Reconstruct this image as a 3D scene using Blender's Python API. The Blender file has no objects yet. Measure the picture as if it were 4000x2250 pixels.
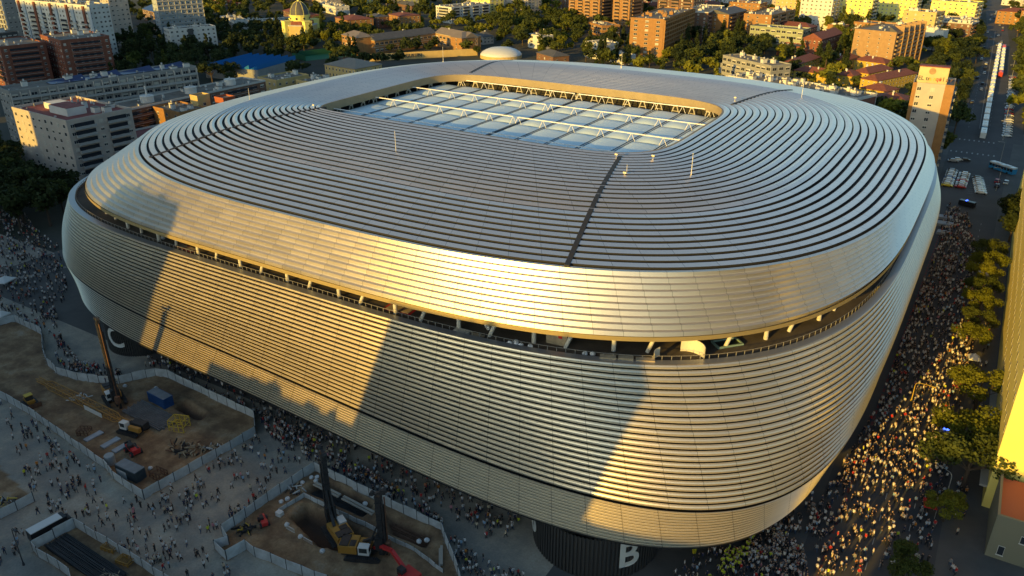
import bpy, math, random
from math import sin, cos, pi, radians, sqrt, atan2
from mathutils import Vector, Matrix
import numpy as np
random.seed(7)
S = bpy.context.scene
COL = S.collection
# ------------------------------------------------------------------ camera
# world frame: origin at the centre of the stadium, x along its long side, z = 0 at street level, metres
cam = bpy.data.cameras.new('camera')
camo = bpy.data.objects.new('camera', cam); COL.objects.link(camo)
camo.location = (123.2, -210.1, 100.0)
camo.rotation_euler = (radians(64.8), 0, radians(31.5))
cam.sensor_width = 36.0; cam.lens = 27.9
cam.clip_start = 1.0; cam.clip_end = 6000
S.camera = camo
# ------------------------------------------------------------------ light
SUN_EL = 11.0
SX, SY = -0.16, -0.987
w = bpy.data.worlds.new('World'); S.world = w; w.use_nodes = True
nt = w.node_tree; bg = nt.nodes['Background']
sky = nt.nodes.new('ShaderNodeTexSky'); sky.sky_type = 'NISHITA'; sky.sun_disc = False
sky.sun_elevation = radians(SUN_EL); sky.sun_rotation = atan2(SX, SY)
sky.altitude = 700; sky.air_density = 1.0; sky.dust_density = 2.0; sky.ozone_density = 1.2
tint = nt.nodes.new('ShaderNodeVectorMath'); tint.operation = 'MULTIPLY'; tint.inputs[1].default_value = (0.90, 1.04, 1.02)
nt.links.new(sky.outputs[0], tint.inputs[0]); nt.links.new(tint.outputs[0], bg.inputs[0]); bg.inputs[1].default_value = 0.14
sl = bpy.data.lights.new('sun', 'SUN'); sl.energy = 5.0; sl.angle = radians(0.5); sl.color = (1.0, 0.60, 0.09)
so = bpy.data.objects.new('sun', sl); COL.objects.link(so)
e_ = radians(SUN_EL)
so.rotation_euler = Vector((SX*cos(e_), SY*cos(e_), sin(e_))).to_track_quat('Z', 'Y').to_euler()
so.location = (-300, -400, 200)
S.view_settings.view_transform = 'Standard'; S.view_settings.look = 'None'
S.view_settings.exposure = 0.45; S.view_settings.gamma = 1.0

# ------------------------------------------------------------------ helpers
def tag(o, label=None, cat=None, group=None, kind=None):
    if label: o['label'] = label
    if cat: o['category'] = cat
    if group: o['group'] = group
    if kind: o['kind'] = kind
    return o

def empty(name, loc=(0, 0, 0), rz=0.0):
    o = bpy.data.objects.new(name, None); COL.objects.link(o)
    o.location = loc; o.rotation_euler = (0, 0, rz); o.empty_display_size = 0.5
    return o

_mats = {}
def mat(name, col, rough=0.8, metal=0.0, var=0.0, scale=1.0, col2=None, bump=0.0, spec=None, coord='Object', trans=0.0):
    """principled material; var/scale: cloudy variation between col and col2 on the surface itself"""
    if name in _mats: return _mats[name]
    m = bpy.data.materials.new(name); m.use_nodes = True
    t = m.node_tree; b = t.nodes['Principled BSDF']
    b.inputs['Base Color'].default_value = (*col, 1)
    b.inputs['Roughness'].default_value = rough; b.inputs['Metallic'].default_value = metal
    if spec is not None: b.inputs['Specular IOR Level'].default_value = spec
    if trans: b.inputs['Transmission Weight'].default_value = trans
    if var > 0 or col2:
        tc = t.nodes.new('ShaderNodeTexCoord'); nz = t.nodes.new('ShaderNodeTexNoise')
        nz.inputs['Scale'].default_value = scale; nz.inputs['Detail'].default_value = 6
        nz.inputs['Roughness'].default_value = 0.65
        t.links.new(tc.outputs[coord], nz.inputs['Vector'])
        r = t.nodes.new('ShaderNodeValToRGB')
        c2 = col2 or tuple(c*(1-var) for c in col)
        c1 = col if col2 else tuple(min(1, c*(1+var)) for c in col)
        r.color_ramp.elements[0].position = 0.32; r.color_ramp.elements[1].position = 0.68
        r.color_ramp.elements[0].color = (*c2, 1); r.color_ramp.elements[1].color = (*c1, 1)
        t.links.new(nz.outputs['Fac'], r.inputs[0]); t.links.new(r.outputs[0], b.inputs['Base Color'])
        if bump:
            bp = t.nodes.new('ShaderNodeBump'); bp.inputs['Strength'].default_value = bump
            bp.inputs['Distance'].default_value = 0.3
            t.links.new(nz.outputs['Fac'], bp.inputs['Height']); t.links.new(bp.outputs[0], b.inputs['Normal'])
    _mats[name] = m
    return m

class MB:
    """collects quads, boxes, tubes and lathes, then links them as ONE mesh object"""
    def __init__(s): s.v = []; s.f = []; s.mi = []; s.uv = None
    def face(s, pts, m=0):
        n = len(s.v); s.v.extend(tuple(p) for p in pts); s.f.append(tuple(range(n, n+len(pts)))); s.mi.append(m)
    def box(s, x0, y0, z0, x1, y1, z1, m=0, T=None, bottom=True):
        n = len(s.v)
        P = [(x0,y0,z0),(x1,y0,z0),(x1,y1,z0),(x0,y1,z0),(x0,y0,z1),(x1,y0,z1),(x1,y1,z1),(x0,y1,z1)]
        if T is not None: P = [tuple(T @ Vector(p)) for p in P]
        s.v.extend(P)
        F = [(4,5,6,7),(0,1,5,4),(1,2,6,5),(2,3,7,6),(3,0,4,7)]
        if bottom: F.append((3,2,1,0))
        for f in F: s.f.append(tuple(n+i for i in f)); s.mi.append(m)
    def beam(s, a, b, wd, ht=None, m=0):
        """rectangular bar from a to b"""
        a = Vector(a); b = Vector(b); d = b-a; L = d.length
        if L < 1e-6: return
        ht = ht or wd
        q = d.to_track_quat('X', 'Z').to_matrix().to_4x4()
        T = Matrix.Translation(a) @ q
        s.box(0, -wd/2, -ht/2, L, wd/2, ht/2, m, T)
    def tube(s, a, b, r0, r1=None, n=8, m=0, caps=True):
        a = Vector(a); b = Vector(b); r1 = r0 if r1 is None else r1
        q = (b-a).to_track_quat('Z', 'Y').to_matrix(); k = len(s.v)
        for p, r in ((a, r0), (b, r1)):
            for i in range(n):
                t = 2*pi*i/n; s.v.append(tuple(p + q @ Vector((r*cos(t), r*sin(t), 0))))
        for i in range(n):
            j = (i+1) % n; s.f.append((k+i, k+j, k+n+j, k+n+i)); s.mi.append(m)
        if caps:
            s.f.append(tuple(k+n+i for i in range(n))); s.mi.append(m)
            s.f.append(tuple(k+n-1-i for i in range(n))); s.mi.append(m)
    def lathe(s, prof, n=16, c=(0,0,0), m=0, sx=1, sy=1, cap=True):
        k = len(s.v)
        for r, z in prof:
            for i in range(n):
                t = 2*pi*i/n; s.v.append((c[0]+r*cos(t)*sx, c[1]+r*sin(t)*sy, c[2]+z))
        for a in range(len(prof)-1):
            for i in range(n):
                j = (i+1) % n; s.f.append((k+a*n+i, k+a*n+j, k+(a+1)*n+j, k+(a+1)*n+i)); s.mi.append(m)
        if cap:
            s.f.append(tuple(k+(len(prof)-1)*n+i for i in range(n))); s.mi.append(m)
    def prism(s, poly, z0, z1, m=0, mtop=None):
        n = len(poly)
        s.face([(x, y, z1) for x, y in poly], m if mtop is None else mtop)
        for i in range(n):
            a = poly[i]; b = poly[(i+1) % n]
            s.face([(a[0],a[1],z0),(b[0],b[1],z0),(b[0],b[1],z1),(a[0],a[1],z1)], m)
    def add(s, o, T=None):
        n = len(s.v)
        s.v.extend(o.v if T is None else [tuple(T @ Vector(p)) for p in o.v])
        s.f.extend(tuple(n+i for i in f) for f in o.f); s.mi.extend(o.mi)
    def mesh(s, name, mats):
        me = bpy.data.meshes.new(name); me.from_pydata(s.v, [], s.f)
        for m in (mats if isinstance(mats, (list, tuple)) else [mats]): me.materials.append(m)
        me.polygons.foreach_set('material_index', s.mi); me.update()
        return me
    def build(s, name, mats, parent=None, smooth=False, loc=None):
        me = s.mesh(name, mats)
        if smooth: me.polygons.foreach_set('use_smooth', [True]*len(me.polygons))
        o = bpy.data.objects.new(name, me); COL.objects.link(o)
        if parent is not None: o.parent = parent
        if loc is not None: o.location = loc
        return o

def child(src, name, parent, loc=(0,0,0), rz=0.0, sc=None):
    """another object sharing a mesh, parented"""
    o = bpy.data.objects.new(name, src); COL.objects.link(o); o.parent = parent
    o.location = loc; o.rotation_euler = (0, 0, rz)
    if sc: o.scale = sc
    return o

def copy_tree(o, parent=None):
    c = o.copy(); COL.objects.link(c); c.parent = parent
    for ch in o.children: copy_tree(ch, c)
    return c
# ================================================================== STADIUM
def steel(name, base, rough, metal=0.85, joint=True):
    m = bpy.data.materials.new(name); m.use_nodes = True
    t = m.node_tree; b = t.nodes['Principled BSDF']; N = t.nodes.new; L = t.links.new
    b.inputs['Metallic'].default_value = metal
    uv = N('ShaderNodeUVMap'); uv.uv_map = 'panel'
    sep = N('ShaderNodeSeparateXYZ'); L(uv.outputs[0], sep.inputs[0])
    fl = N('ShaderNodeVectorMath'); fl.operation = 'FLOOR'; L(uv.outputs[0], fl.inputs[0])
    wn = N('ShaderNodeTexWhiteNoise'); wn.noise_dimensions = '2D'; L(fl.outputs[0], wn.inputs['Vector'])
    # each panel has its own slight tint, thin dark joints between panels
    fr = N('ShaderNodeMath'); fr.operation = 'FRACT'; L(sep.outputs[0], fr.inputs[0])
    lt = N('ShaderNodeMath'); lt.operation = 'LESS_THAN'; L(fr.outputs[0], lt.inputs[0]); lt.inputs[1].default_value = 0.014
    mr = N('ShaderNodeMapRange'); L(wn.outputs['Value'], mr.inputs[0]); mr.inputs[3].default_value = 0.95; mr.inputs[4].default_value = 1.03
    j = N('ShaderNodeMath'); j.operation = 'MULTIPLY'; L(lt.outputs[0], j.inputs[0]); j.inputs[1].default_value = 0.6
    j2 = N('ShaderNodeMath'); j2.operation = 'SUBTRACT'; j2.inputs[0].default_value = 1.0; L(j.outputs[0], j2.inputs[1])
    mu = N('ShaderNodeMath'); mu.operation = 'MULTIPLY'; L(mr.outputs[0], mu.inputs[0]); L(j2.outputs[0], mu.inputs[1])
    mix = N('ShaderNodeVectorMath'); mix.operation = 'SCALE'; mix.inputs[0].default_value = base; L(mu.outputs[0], mix.inputs['Scale'])
    L(mix.outputs[0], b.inputs['Base Color'])
    rr = N('ShaderNodeMapRange'); L(wn.outputs['Value'], rr.inputs[0]); rr.inputs[3].default_value = rough-0.015; rr.inputs[4].default_value = rough+0.02
    L(rr.outputs[0], b.inputs['Roughness'])
    return m
M_ROOF = steel('brushed_steel_roof', (0.76, 0.685, 0.625), 0.34, 0.84)
M_SHELL = steel('brushed_steel_shell', (0.68, 0.615, 0.53), 0.31, 0.86)
M_FAC = steel('brushed_steel_facade', (0.69, 0.62, 0.49), 0.37, 0.82)
M_GAP = mat('louver_gap_dark', (0.012, 0.012, 0.014), 0.7)
M_GAPL = mat('louver_gap_inner', (0.05, 0.048, 0.045), 0.6, 0.3)

# rings: z, half widths (right, left, near, far), exponents (near right, near left, far)
RINGS = {
 'rim': (47.0, 55, 55, 37, 36.5, 5.5, 13.0, 5.0),
 'mid': (46.3, 82, 79, 68, 70, 3.4, 3.5, 3.2),
 'C':   (42.0, 110, 104, 98, 107, 2.99, 2.85, 2.7),
 'E':   (34.0, 112, 107.0, 107.3, 111, 3.33, 3.8, 3.6),
 'P':   (30.0, 112.7, 111, 107.3, 113, 3.67, 4.4, 4.0),
 'M':   (21.0, 115.2, 112, 112.3, 117, 4.8, 4.1, 4.0),
 'K':   (13.5, 114.0, 108, 115.6, 118, 6.0, 4.1, 4.0),
 'H':   (9.0, 111.0, 96, 118.6, 116, 6.5, 4.0, 4.0),
}
NP = 960
PHI = np.linspace(0, 2*pi, NP, endpoint=False)
def ring_r(name):
    z, aR, aL, bN, bF, nR, nL, nF = RINGS[name]
    c, s_ = np.cos(PHI), np.sin(PHI)
    # blend parameters smoothly round the four quadrants
    k = 0.5+0.5*np.tanh(c*3.5); q = 0.5-0.5*np.tanh(s_*3.5)
    a = np.where(c > 0, aR, aL); b = np.where(s_ < 0, bN, bF)
    n = q*(k*nR+(1-k)*nL)+(1-q)*nF
    return (np.abs(c/a)**n+np.abs(s_/b)**n)**(-1/n)
RR = {k: ring_r(k) for k in RINGS}
RZ = {k: np.full(NP, float(RINGS[k][0])) for k in RINGS}
_d = np.degrees(np.angle(np.exp(1j*(PHI+pi/2))))            # 0 at the near side, negative to the left
_l = 1/(1+np.exp((_d+5)/14.0))                                # 1 on the left half, 0 on the right
_b = np.exp(-((_d-33)/24.0)**2); RR['H'] = RR['H']*(1+0.024*_b); RR['K'] = RR['K']*(1+0.016*_b)
RZ['K'] = 13.3+_l*(3.3+2.2*np.clip((-_d-10)/40, 0, 1)); RZ['M'] = 21.3+0.4*(RZ['K']-13.3); RZ['H'] = 8.8+2.2*_l
CC, SS = np.cos(PHI), np.sin(PHI)
def profile(keys, t):
    """smooth blend of rings at t in 0..1 over the list of keys"""
    n = len(keys)-1; x = min(max(t, 0), 1)*n; i = min(int(x), n-1); f = x-i
    R = [RR[k] for k in keys]; Z = [RZ[k] for k in keys]
    def cr(A, i, f):
        p1, p2 = A[i], A[i+1]
        p0 = A[i-1] if i > 0 else 2*p1-p2
        p3 = A[i+2] if i+2 <= n else 2*p2-p1
        return 0.5*((2*p1)+(-p0+p2)*f+(2*p0-5*p1+4*p2-p3)*f*f+(-p0+3*p1-3*p2+p3)*f**3)
    return cr(R, i, f), cr(Z, i, f)

def slats(name, keys, t0, t1, count, shape, mats, parent, gapf=None, skip=None, drop=(0.0, 0.0), uv0=0, panel=6.0, smooth=False):
    """horizontal steel slats from t0 to t1; shape = list of (fraction, outward offset, material) per slat"""
    verts = []; faces = []; mi = []; uvs = []
    ph_arc = None
    base, _ = profile(keys, (t0+t1)/2)
    px, py = base*CC, base*SS
    seg = np.hypot(np.roll(px, -1)-px, np.roll(py, -1)-py); arc = np.concatenate([[0], np.cumsum(seg)])
    eps = 0.003
    for k in range(count):
        rows = []
        for fi, (fr, off, m) in enumerate(shape):
            f = np.full(NP, fr)
            if gapf is not None: f = fr_adjust(fr, gapf(PHI, (k+0.5)/count))
            ts = t0+(t1-t0)*(k+f)/count
            # evaluate per-column (f may vary)
            if np.ptp(ts) < 1e-9:
                r, z = profile(keys, ts[0])
                r2, z2 = profile(keys, ts[0]+eps)
            else:
                r = np.empty(NP); z = np.empty(NP); r2 = np.empty(NP); z2 = np.empty(NP)
                lo, hi = ts.min(), ts.max(); G = 9
                tt = np.linspace(lo, hi, G); RS = []; ZS = []
                for q in tt:
                    a_, b_ = profile(keys, q); RS.append(a_); ZS.append(b_)
                a2, b2 = profile(keys, (lo+hi)/2+eps); a1, b1 = profile(keys, (lo+hi)/2)
                RS = np.array(RS); ZS = np.array(ZS); ar = np.arange(NP)
                x = (ts-lo)/(hi-lo)*(G-1); i = np.clip(x.astype(int), 0, G-2); ff = x-i
                r = RS[i, ar]*(1-ff)+RS[i+1, ar]*ff; z = ZS[i, ar]*(1-ff)+ZS[i+1, ar]*ff
                r2 = r+(a2-a1); z2 = z+(b2-b1)
            # outward normal in the (r,z) plane
            dr, dz = r2-r, z2-z; L = np.hypot(dr, dz)+1e-9
            nr, nz = -dz/L, dr/L
            fl = np.where(nr*1.0+nz*0.6 < 0, -1.0, 1.0)
            o = off
            if callable(off): o = off(PHI)
            rr = r+nr*fl*o; zz = z+nz*fl*o
            rows.append(np.stack([rr*CC, rr*SS, zz], 1))
        n0 = len(verts)
        for row in rows: verts.extend(map(tuple, row))
        for a in range(len(shape)-1):
            m = shape[a][2]
            for i in range(NP):
                if skip is not None and skip[k][i] : continue
                j = (i+1) % NP
                faces.append((n0+a*NP+i, n0+(a+1)*NP+i, n0+(a+1)*NP+j, n0+a*NP+j)); mi.append(m)
                u0, u1 = arc[i]/panel, arc[i+1]/panel
                off_ = 0.0
                vv = (uv0+k+0.15, uv0+k+0.85)
                uvs.extend([u0+off_, vv[0], u0+off_, vv[1], u1+off_, vv[1], u1+off_, vv[0]])
    me = bpy.data.meshes.new(name); me.from_pydata(verts, [], faces)
    for m in mats: me.materials.append(m)
    me.polygons.foreach_set('material_index', mi)
    u = me.uv_layers.new(name='panel'); u.data.foreach_set('uv', uvs)
    me.update()
    o = bpy.data.objects.new(name, me); COL.objects.link(o); o.parent = parent
    return o
def fr_adjust(fr, g):
    """g: gap fraction; slat shape occupies 0..(1-g)"""
    return np.minimum(fr, 1.0)*(1-g) if fr < 0.999 else np.full(NP, 1.0)

stadium = empty('stadium')
tag(stadium, 'huge rounded stadium clad in horizontal silver steel slats, with an open rectangular roof', 'stadium')

# seams: straight lines in plan where the roof slats are interrupted
SEAMS = [((47.8, -37), (62.5, -92)), ((-51, -34), (-63.5, -87)), ((-46, 36.4), (-61.5, 92)), ((53, 34), (60, 80))]
def ang(p, c, wd):
    """bell round angle c (degrees)"""
    d = np.angle(np.exp(1j*(p-radians(c)))); return np.exp(-(d/radians(wd))**2)
# roof, inner field: rim -> D (t 0..0.66), tiles with tilted backs; gaps open on the right and left corners
def gap_inner(p, s):
    return 0.13+0.06*ang(p, -5, 48)+0.27*ang(p, 218, 26)*(0.4+0.6*s)
def gap_outer(p, s):
    g = 0.24-0.17*ang(p, 120, 55)+0.03*ang(p, -10, 35)+0.1*ang(p, 215, 25)
    return np.clip(g, 0.03, 0.5)
RK = ['rim', 'mid', 'C']
N1, N2 = 17, 9
slats('roof_slats', RK, 0.0, 0.66, N1, [(0, lambda p: -0.42*ang(p, 88, 42), 0), (0.12, 0.1, 0), (0.45, 0.34, 0), (0.995, 0.16, 1), (0.9955, -0.5, 1), (1.0, -0.5, 1), (1.0, 0.0, 1)],
      [M_ROOF, M_GAP], stadium, gap_inner)
slats('roof_slats', RK, 0.66, 1.0, N2, [(0, 0.0, 0), (0.12, 0.2, 0), (0.995, 0.25, 1), (0.9955, -0.5, 1), (1.0, -0.5, 1), (1.0, 0.0, 1)],
      [M_ROOF, M_GAP], stadium, gap_outer, uv0=40)
# upper shell below the crease: closed stripes, flatter and steeper facets alternate
slats('upper_shell_slats', ['C', 'E'], 0.0, 1.0, 10, [(0, 0.0, 0), (0.52, 0.5, 0), (1.0, 0.0, 0)],
      [M_SHELL], stadium, None, None, uv0=60, panel=5.0)
# facade
def gap_fac(p, s):
    g = 0.24+0.10*ang(p, 250, 40)
    g = g*(1-0.93*(ang(p, 10, 30) > 0)*np.clip(1.25*ang(p, 8, 34)*1.2, 0, 1))
    g = g*(1-0.8*ang(p, 232, 14)*(1-s))*(1-0.9*ang(p, 120, 60))
    return np.clip(g, 0.012, 0.5)
slats('facade_slats', ['P', 'M', 'K'], 0.0, 1.0, 23, [(0, 0.0, 0), (0.02, 0.12, 0), (0.36, 0.38, 0), (0.70, 0.32, 0), (0.995, 0.06, 1), (0.9955, -0.6, 1), (1.0, -0.6, 1), (1.0, 0.0, 1)],
      [M_FAC, M_GAP], stadium, gap_fac, None, uv0=80)
slats('hem_slats', ['K', 'H'], 0.03, 1.0, 13, [(0, 0.0, 0), (0.02, 0.08, 0), (0.40, 0.26, 0), (0.995, 0.03, 1), (0.9955, -0.4, 1), (1.0, -0.4, 1), (1.0, 0.0, 1)],
      [M_FAC, M_GAP], stadium, lambda p, s: 0.17+0.2*ang(p, 240, 50)-0.05*ang(p, 300, 25)-0.12*ang(p, 10, 40), None, uv0=110)

def roof_z(x, y):
    i = int(round((atan2(y, x) % (2*pi))/(2*pi)*NP)) % NP; q = math.hypot(x, y); best = (9e9, 0)
    for k in range(0, 61):
        r, z = RSAMP[k]; d = abs(r[i]-q)
        if d < best[0]: best = (d, z[i])
    return best[1]
RSAMP = [profile(RK, k/60) for k in range(61)]
M_SEAM = mat('movement_joint_dark', (0.02, 0.02, 0.024), 0.7)
for a, b_ in SEAMS:
    mb = MB(); n = 40; w_ = 0.5; dx, dy = b_[0]-a[0], b_[1]-a[1]; L_ = math.hypot(dx, dy); nx_, ny_ = -dy/L_*w_, dx/L_*w_; rows = []
    for k in range(n+1):
        x, y = a[0]+dx*k/n, a[1]+dy*k/n; z = roof_z(x, y)+0.34; rows.append([(x-nx_, y-ny_, z-1.2), (x-nx_, y-ny_, z), (x+nx_, y+ny_, z), (x+nx_, y+ny_, z-1.2)])
    for p, q in zip(rows[:-1], rows[1:]):
        for i in range(3): mb.face([p[i], p[i+1], q[i+1], q[i]])
    mb.face(rows[0]); mb.face(rows[-1]); mb.build('movement_joint', M_SEAM, stadium)
def ringband(mb, specs, m=0, rng=None):
    """closed bands between successive (ring key, dr, z)"""
    rows = []
    for key, dr, z in specs:
        r = RR[key]+dr; zz = RZ[key]+z[0] if isinstance(z, tuple) else np.full(NP, float(z))
        rows.append(list(zip(r*CC, r*SS, zz)))
    n0 = len(mb.v)
    for row in rows: mb.v.extend(row)
    for a in range(len(rows)-1):
        for i in (range(NP) if rng is None else rng):
            j = (i+1) % NP
            mb.f.append((n0+a*NP+i, n0+(a+1)*NP+i, n0+(a+1)*NP+j, n0+a*NP+j)); mb.mi.append(m)

M_SOFF = mat('bronze_soffit', (0.42, 0.33, 0.16), 0.5, 0.6)
M_FLOOR = mat('terrace_floor_brown', (0.075, 0.06, 0.045), 0.9, var=0.35, scale=0.15)
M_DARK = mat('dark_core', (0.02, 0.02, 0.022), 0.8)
M_WALLIN = mat('terrace_back_wall', (0.12, 0.10, 0.075), 0.7)
M_RIM = mat('rim_fascia_beige', (0.27, 0.21, 0.12), 0.55, 0.0, var=0.1, scale=0.3)
M_WHITE = mat('white_paint', (0.78, 0.77, 0.74), 0.5)
# dark structure under the slats
mb = MB(); ringband(mb, [('rim', 2, 45.6), ('mid', 0, 44.4), ('C', -1.8, 40.4), ('E', -2.5, 35.0)]); mb.build('roof_substructure', M_GAPL, stadium)
mb = MB(); ringband(mb, [('E', 0.25, 34.05), ('E', 0.25, 33.2), ('E', -0.8, 32.8)]); mb.build('lower_lip', M_SOFF, stadium)
mb = MB(); ringband(mb, [('E', -0.8, 32.8), ('E', -5, 33.6), ('E', -16, 34.0)]); mb.build('soffit', M_SOFF, stadium)
mb = MB(); ringband(mb, [('E', -16, 34.1), ('E', -16, 29.4)]); mb.build('terrace_wall', M_WALLIN, stadium)
mb = MB(); ringband(mb, [('P', -0.9, 29.5), ('E', -16.1, 29.5)]); mb.build('terrace_floor', M_FLOOR, stadium)
mb = MB(); ringband(mb, [('P', 0.35, 29.7), ('P', 0.30, 30.05), ('P', -1.3, 30.1), ('P', -1.3, 29.4)]); mb.build('parapet_coping', M_FAC2 if 'M_FAC2' in globals() else mat('coping_steel', (0.42, 0.43, 0.45), 0.4, 0.8), stadium)
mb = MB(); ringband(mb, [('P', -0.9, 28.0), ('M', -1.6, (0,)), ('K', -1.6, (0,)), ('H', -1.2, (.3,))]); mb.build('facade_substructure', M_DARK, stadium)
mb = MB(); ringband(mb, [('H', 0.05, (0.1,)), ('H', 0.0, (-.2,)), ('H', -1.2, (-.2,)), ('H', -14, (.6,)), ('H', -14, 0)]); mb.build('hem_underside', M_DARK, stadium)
# rim fascia and the lattice below it
mb = MB(); ringband(mb, [('rim', 0.0, 47.05), ('rim', -0.5, 47.1), ('rim', -0.5, 44.7), ('rim', 0.6, 44.5)]); mb.build('rim_fascia', M_RIM, stadium)
mb = MB(); ringband(mb, [('rim', 7, 44.6), ('rim', 7, 38)]); mb.build('rim_back_wall', M_DARK, stadium)
mb = MB(); ringband(mb, [('rim', 7, 41.0), ('rim', -1.5, 40.9)]); mb.build('rim_ledge', M_WALLIN, stadium)
# white A-frames around the opening
def rim_point(t):
    """arc position on the rim"""
    i = int(t) % NP; return Vector((RR['rim'][i]*CC[i], RR['rim'][i]*SS[i], 0))
px, py = RR['rim']*CC, RR['rim']*SS
arc = np.concatenate([[0], np.cumsum(np.hypot(np.roll(px, -1)-px, np.roll(py, -1)-py))])
af = MB(); af.beam((-1.6, 0, -3.3), (-0.35, 0, 0), 0.32); af.beam((1.6, 0, -3.3), (0.35, 0, 0), 0.32); af.beam((-0.9, 0, -1.9), (0.9, 0, -1.9), 0.2); af.box(-0.7, -0.3, -0.4, 0.7, 0.3, 0.1)
AFM = af.mesh('support_frame', mat('frame_cream', (0.42, 0.39, 0.32), 0.6))
s = 3.0
while s < arc[-1]-2:
    i = int(np.searchsorted(arc, s))-1; tx, ty = px[(i+1) % NP]-px[i], py[(i+1) % NP]-py[i]
    c_ = Vector((px[i], py[i], 0)); nrm = Vector((px[i], py[i], 0)).normalized()
    child(AFM, 'support_frame', stadium, (px[i]+nrm.x*1.2, py[i]+nrm.y*1.2, 44.3), atan2(ty, tx))
    s += 5.8
# inflated roof over the pitch
M_ETFE = mat('roof_membrane', (0.58, 0.72, 0.80), 0.4, 0.0, spec=0.6)
M_ETFE_S = mat('membrane_gutter', (0.46, 0.53, 0.57), 0.5)
M_LINE = mat('gutter_cable_dark', (0.06, 0.08, 0.10), 0.6)
U0, U1, V0, V1 = -56.5, 56.5, -35.5, 33.2
PIPES = [-27.0, -7.0, 13.0, 33.0]
NB = 12; bw = (U1-U0)/NB
mb = MB(); mb.box(U0, V0, 40.0, U1, V1, 42.7, 0); mb.build('membrane_base', M_ETFE_S, stadium)
def pillow(x0, x1, y0, y1, zc, bulge):
    g = MB(); nx, ny = 14, 30
    for j in range(ny+1):
        for i in range(nx+1):
            a, b = i/nx, j/ny
            cx = 1-(2*a-1)**2; cy = min(1.0, 5.5*min(b, 1-b)); cy = sin(cy*pi/2)**0.8 if cy > 0 else 0
            rib = 0.05*cos(b*(y1-y0)*2*pi/1.25)*cx*cy
            g.v.append((x0+(x1-x0)*a, y0+(y1-y0)*b, zc+bulge*cx*cy+rib))
    for j in range(ny):
        for i in range(nx):
            k = j*(nx+1)+i; g.f.append((k, k+1, k+nx+2, k+nx+1)); g.mi.append(0)
    return g
pill = pillow(0.55, bw-0.55, 0.5, 19.5, 0, 0.75).mesh('roof_cushion', M_ETFE)
pill.polygons.foreach_set('use_smooth', [True]*len(pill.polygons))
pill2 = pillow(0.55, bw-0.55, 0.5, 8.0, 0, 0.7).mesh('roof_cushion', M_ETFE)
pill2.polygons.foreach_set('use_smooth', [True]*len(pill2.polygons))
for i in range(NB):
    for (y, me) in ((-27.0, pill), (-7.0, pill), (13.0, pill), (-35.5, pill2)):
        child(me, 'roof_cushion', stadium, (U0+i*bw, y, 42.75))
pipe = MB(); pipe.tube((U0, 0, 45.0), (-0.8, 0, 45.0), 0.16); pipe.tube((0.8, 0, 45.0), (U1, 0, 45.0), 0.16)
st = MB()
st.tube((0, 0, 2.3), (-1.0, -.3, 0), 0.08, n=5); st.tube((0, 0, 2.3), (1.0, .3, 0), 0.08, n=5)
PM = pipe.mesh('truss_pipe', M_WHITE); SM = st.mesh('strut', M_WHITE)
for y in PIPES:
    p = child(PM, 'truss_pipe', stadium, (0, y, 0))
    for i in range(NB+1):
        for dx in ((-0.9, 0.9) if i == NB//2 else (0,)):
            child(SM, 'strut', p, (U0+i*bw+dx, 0, 42.8))
mb = MB()
for i in range(1, NB):
    x = U0+i*bw
    for dx in (-0.45, 0.45): mb.box(x+dx-0.08, V0, 42.7, x+dx+0.08, V1, 42.85)
    if i == NB//2: mb.box(x-0.3, V0, 42.7, x+0.3, V1, 43.1)
mb.build('gutter_cables', M_LINE, stadium)
# terrace columns, parapet rail
M_COLW = mat('terrace_column_white', (0.52, 0.50, 0.44), 0.6)
px, py = RR['E']*CC, RR['E']*SS
arcE = np.concatenate([[0], np.cumsum(np.hypot(np.roll(px, -1)-px, np.roll(py, -1)-py))])
cm = MB(); cm.lathe([(0.42, 0), (0.38, 3.9)], 10); CM = cm.mesh('column', M_COLW)
cm2 = MB(); cm2.tube((-1.4, 0, 0), (0.2, 0, 3.9), 0.36, n=10); CM2 = cm2.mesh('column', M_COLW)
s = 2.0; q = 0
while s < arcE[-1]-3:
    i = int(np.searchsorted(arcE, s))-1; k = 1-2.8/math.hypot(px[i], py[i])
    child(CM if q % 2 else CM2, 'column', stadium, (px[i]*k, py[i]*k, 29.5), atan2(py[i], px[i])+(0 if q % 2 else pi/2))
    s += 7.4; q += 1
rl = MB(); k0 = -1.6
rx, ry = (RR['P']+k0)*CC, (RR['P']+k0)*SS
for i in range(0, NP, 2):
    j = (i+2) % NP
    rl.beam((rx[i], ry[i], 30.75), (rx[j], ry[j], 30.75), 0.07)
    rl.beam((rx[i], ry[i], 29.5), (rx[i], ry[i], 30.75), 0.09)
rl.build('terrace_railing', mat('railing_grey', (0.20, 0.19, 0.17), 0.6), stadium)
# ---- black gate drums with white letters under the hem
M_DRUM = bpy.data.materials.new('drum_black_ribbed'); M_DRUM.use_nodes = True
def rib_material(m, n_per_m):
    t = m.node_tree; b = t.nodes['Principled BSDF']; b.inputs['Roughness'].default_value = 0.55
    b.inputs['Base Color'].default_value = (0.045, 0.044, 0.043, 1)
rib_material(M_DRUM, 2)
M_LETTER = mat('letter_white', (0.62, 0.62, 0.58), 0.6)
def glyph(ch, size, depth=0.12):
    cu = bpy.data.curves.new('glyph', 'FONT'); cu.body = ch; cu.size = size; cu.extrude = depth/2
    cu.align_x = 'CENTER'; cu.offset = 0.035*size*0.5; cu.resolution_u = 4
    o = bpy.data.objects.new('glyph', cu); COL.objects.link(o)
    dg = bpy.context.evaluated_depsgraph_get(); me = bpy.data.meshes.new_from_object(o.evaluated_get(dg))
    bpy.data.objects.remove(o); bpy.data.curves.remove(cu)
    return me
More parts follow.
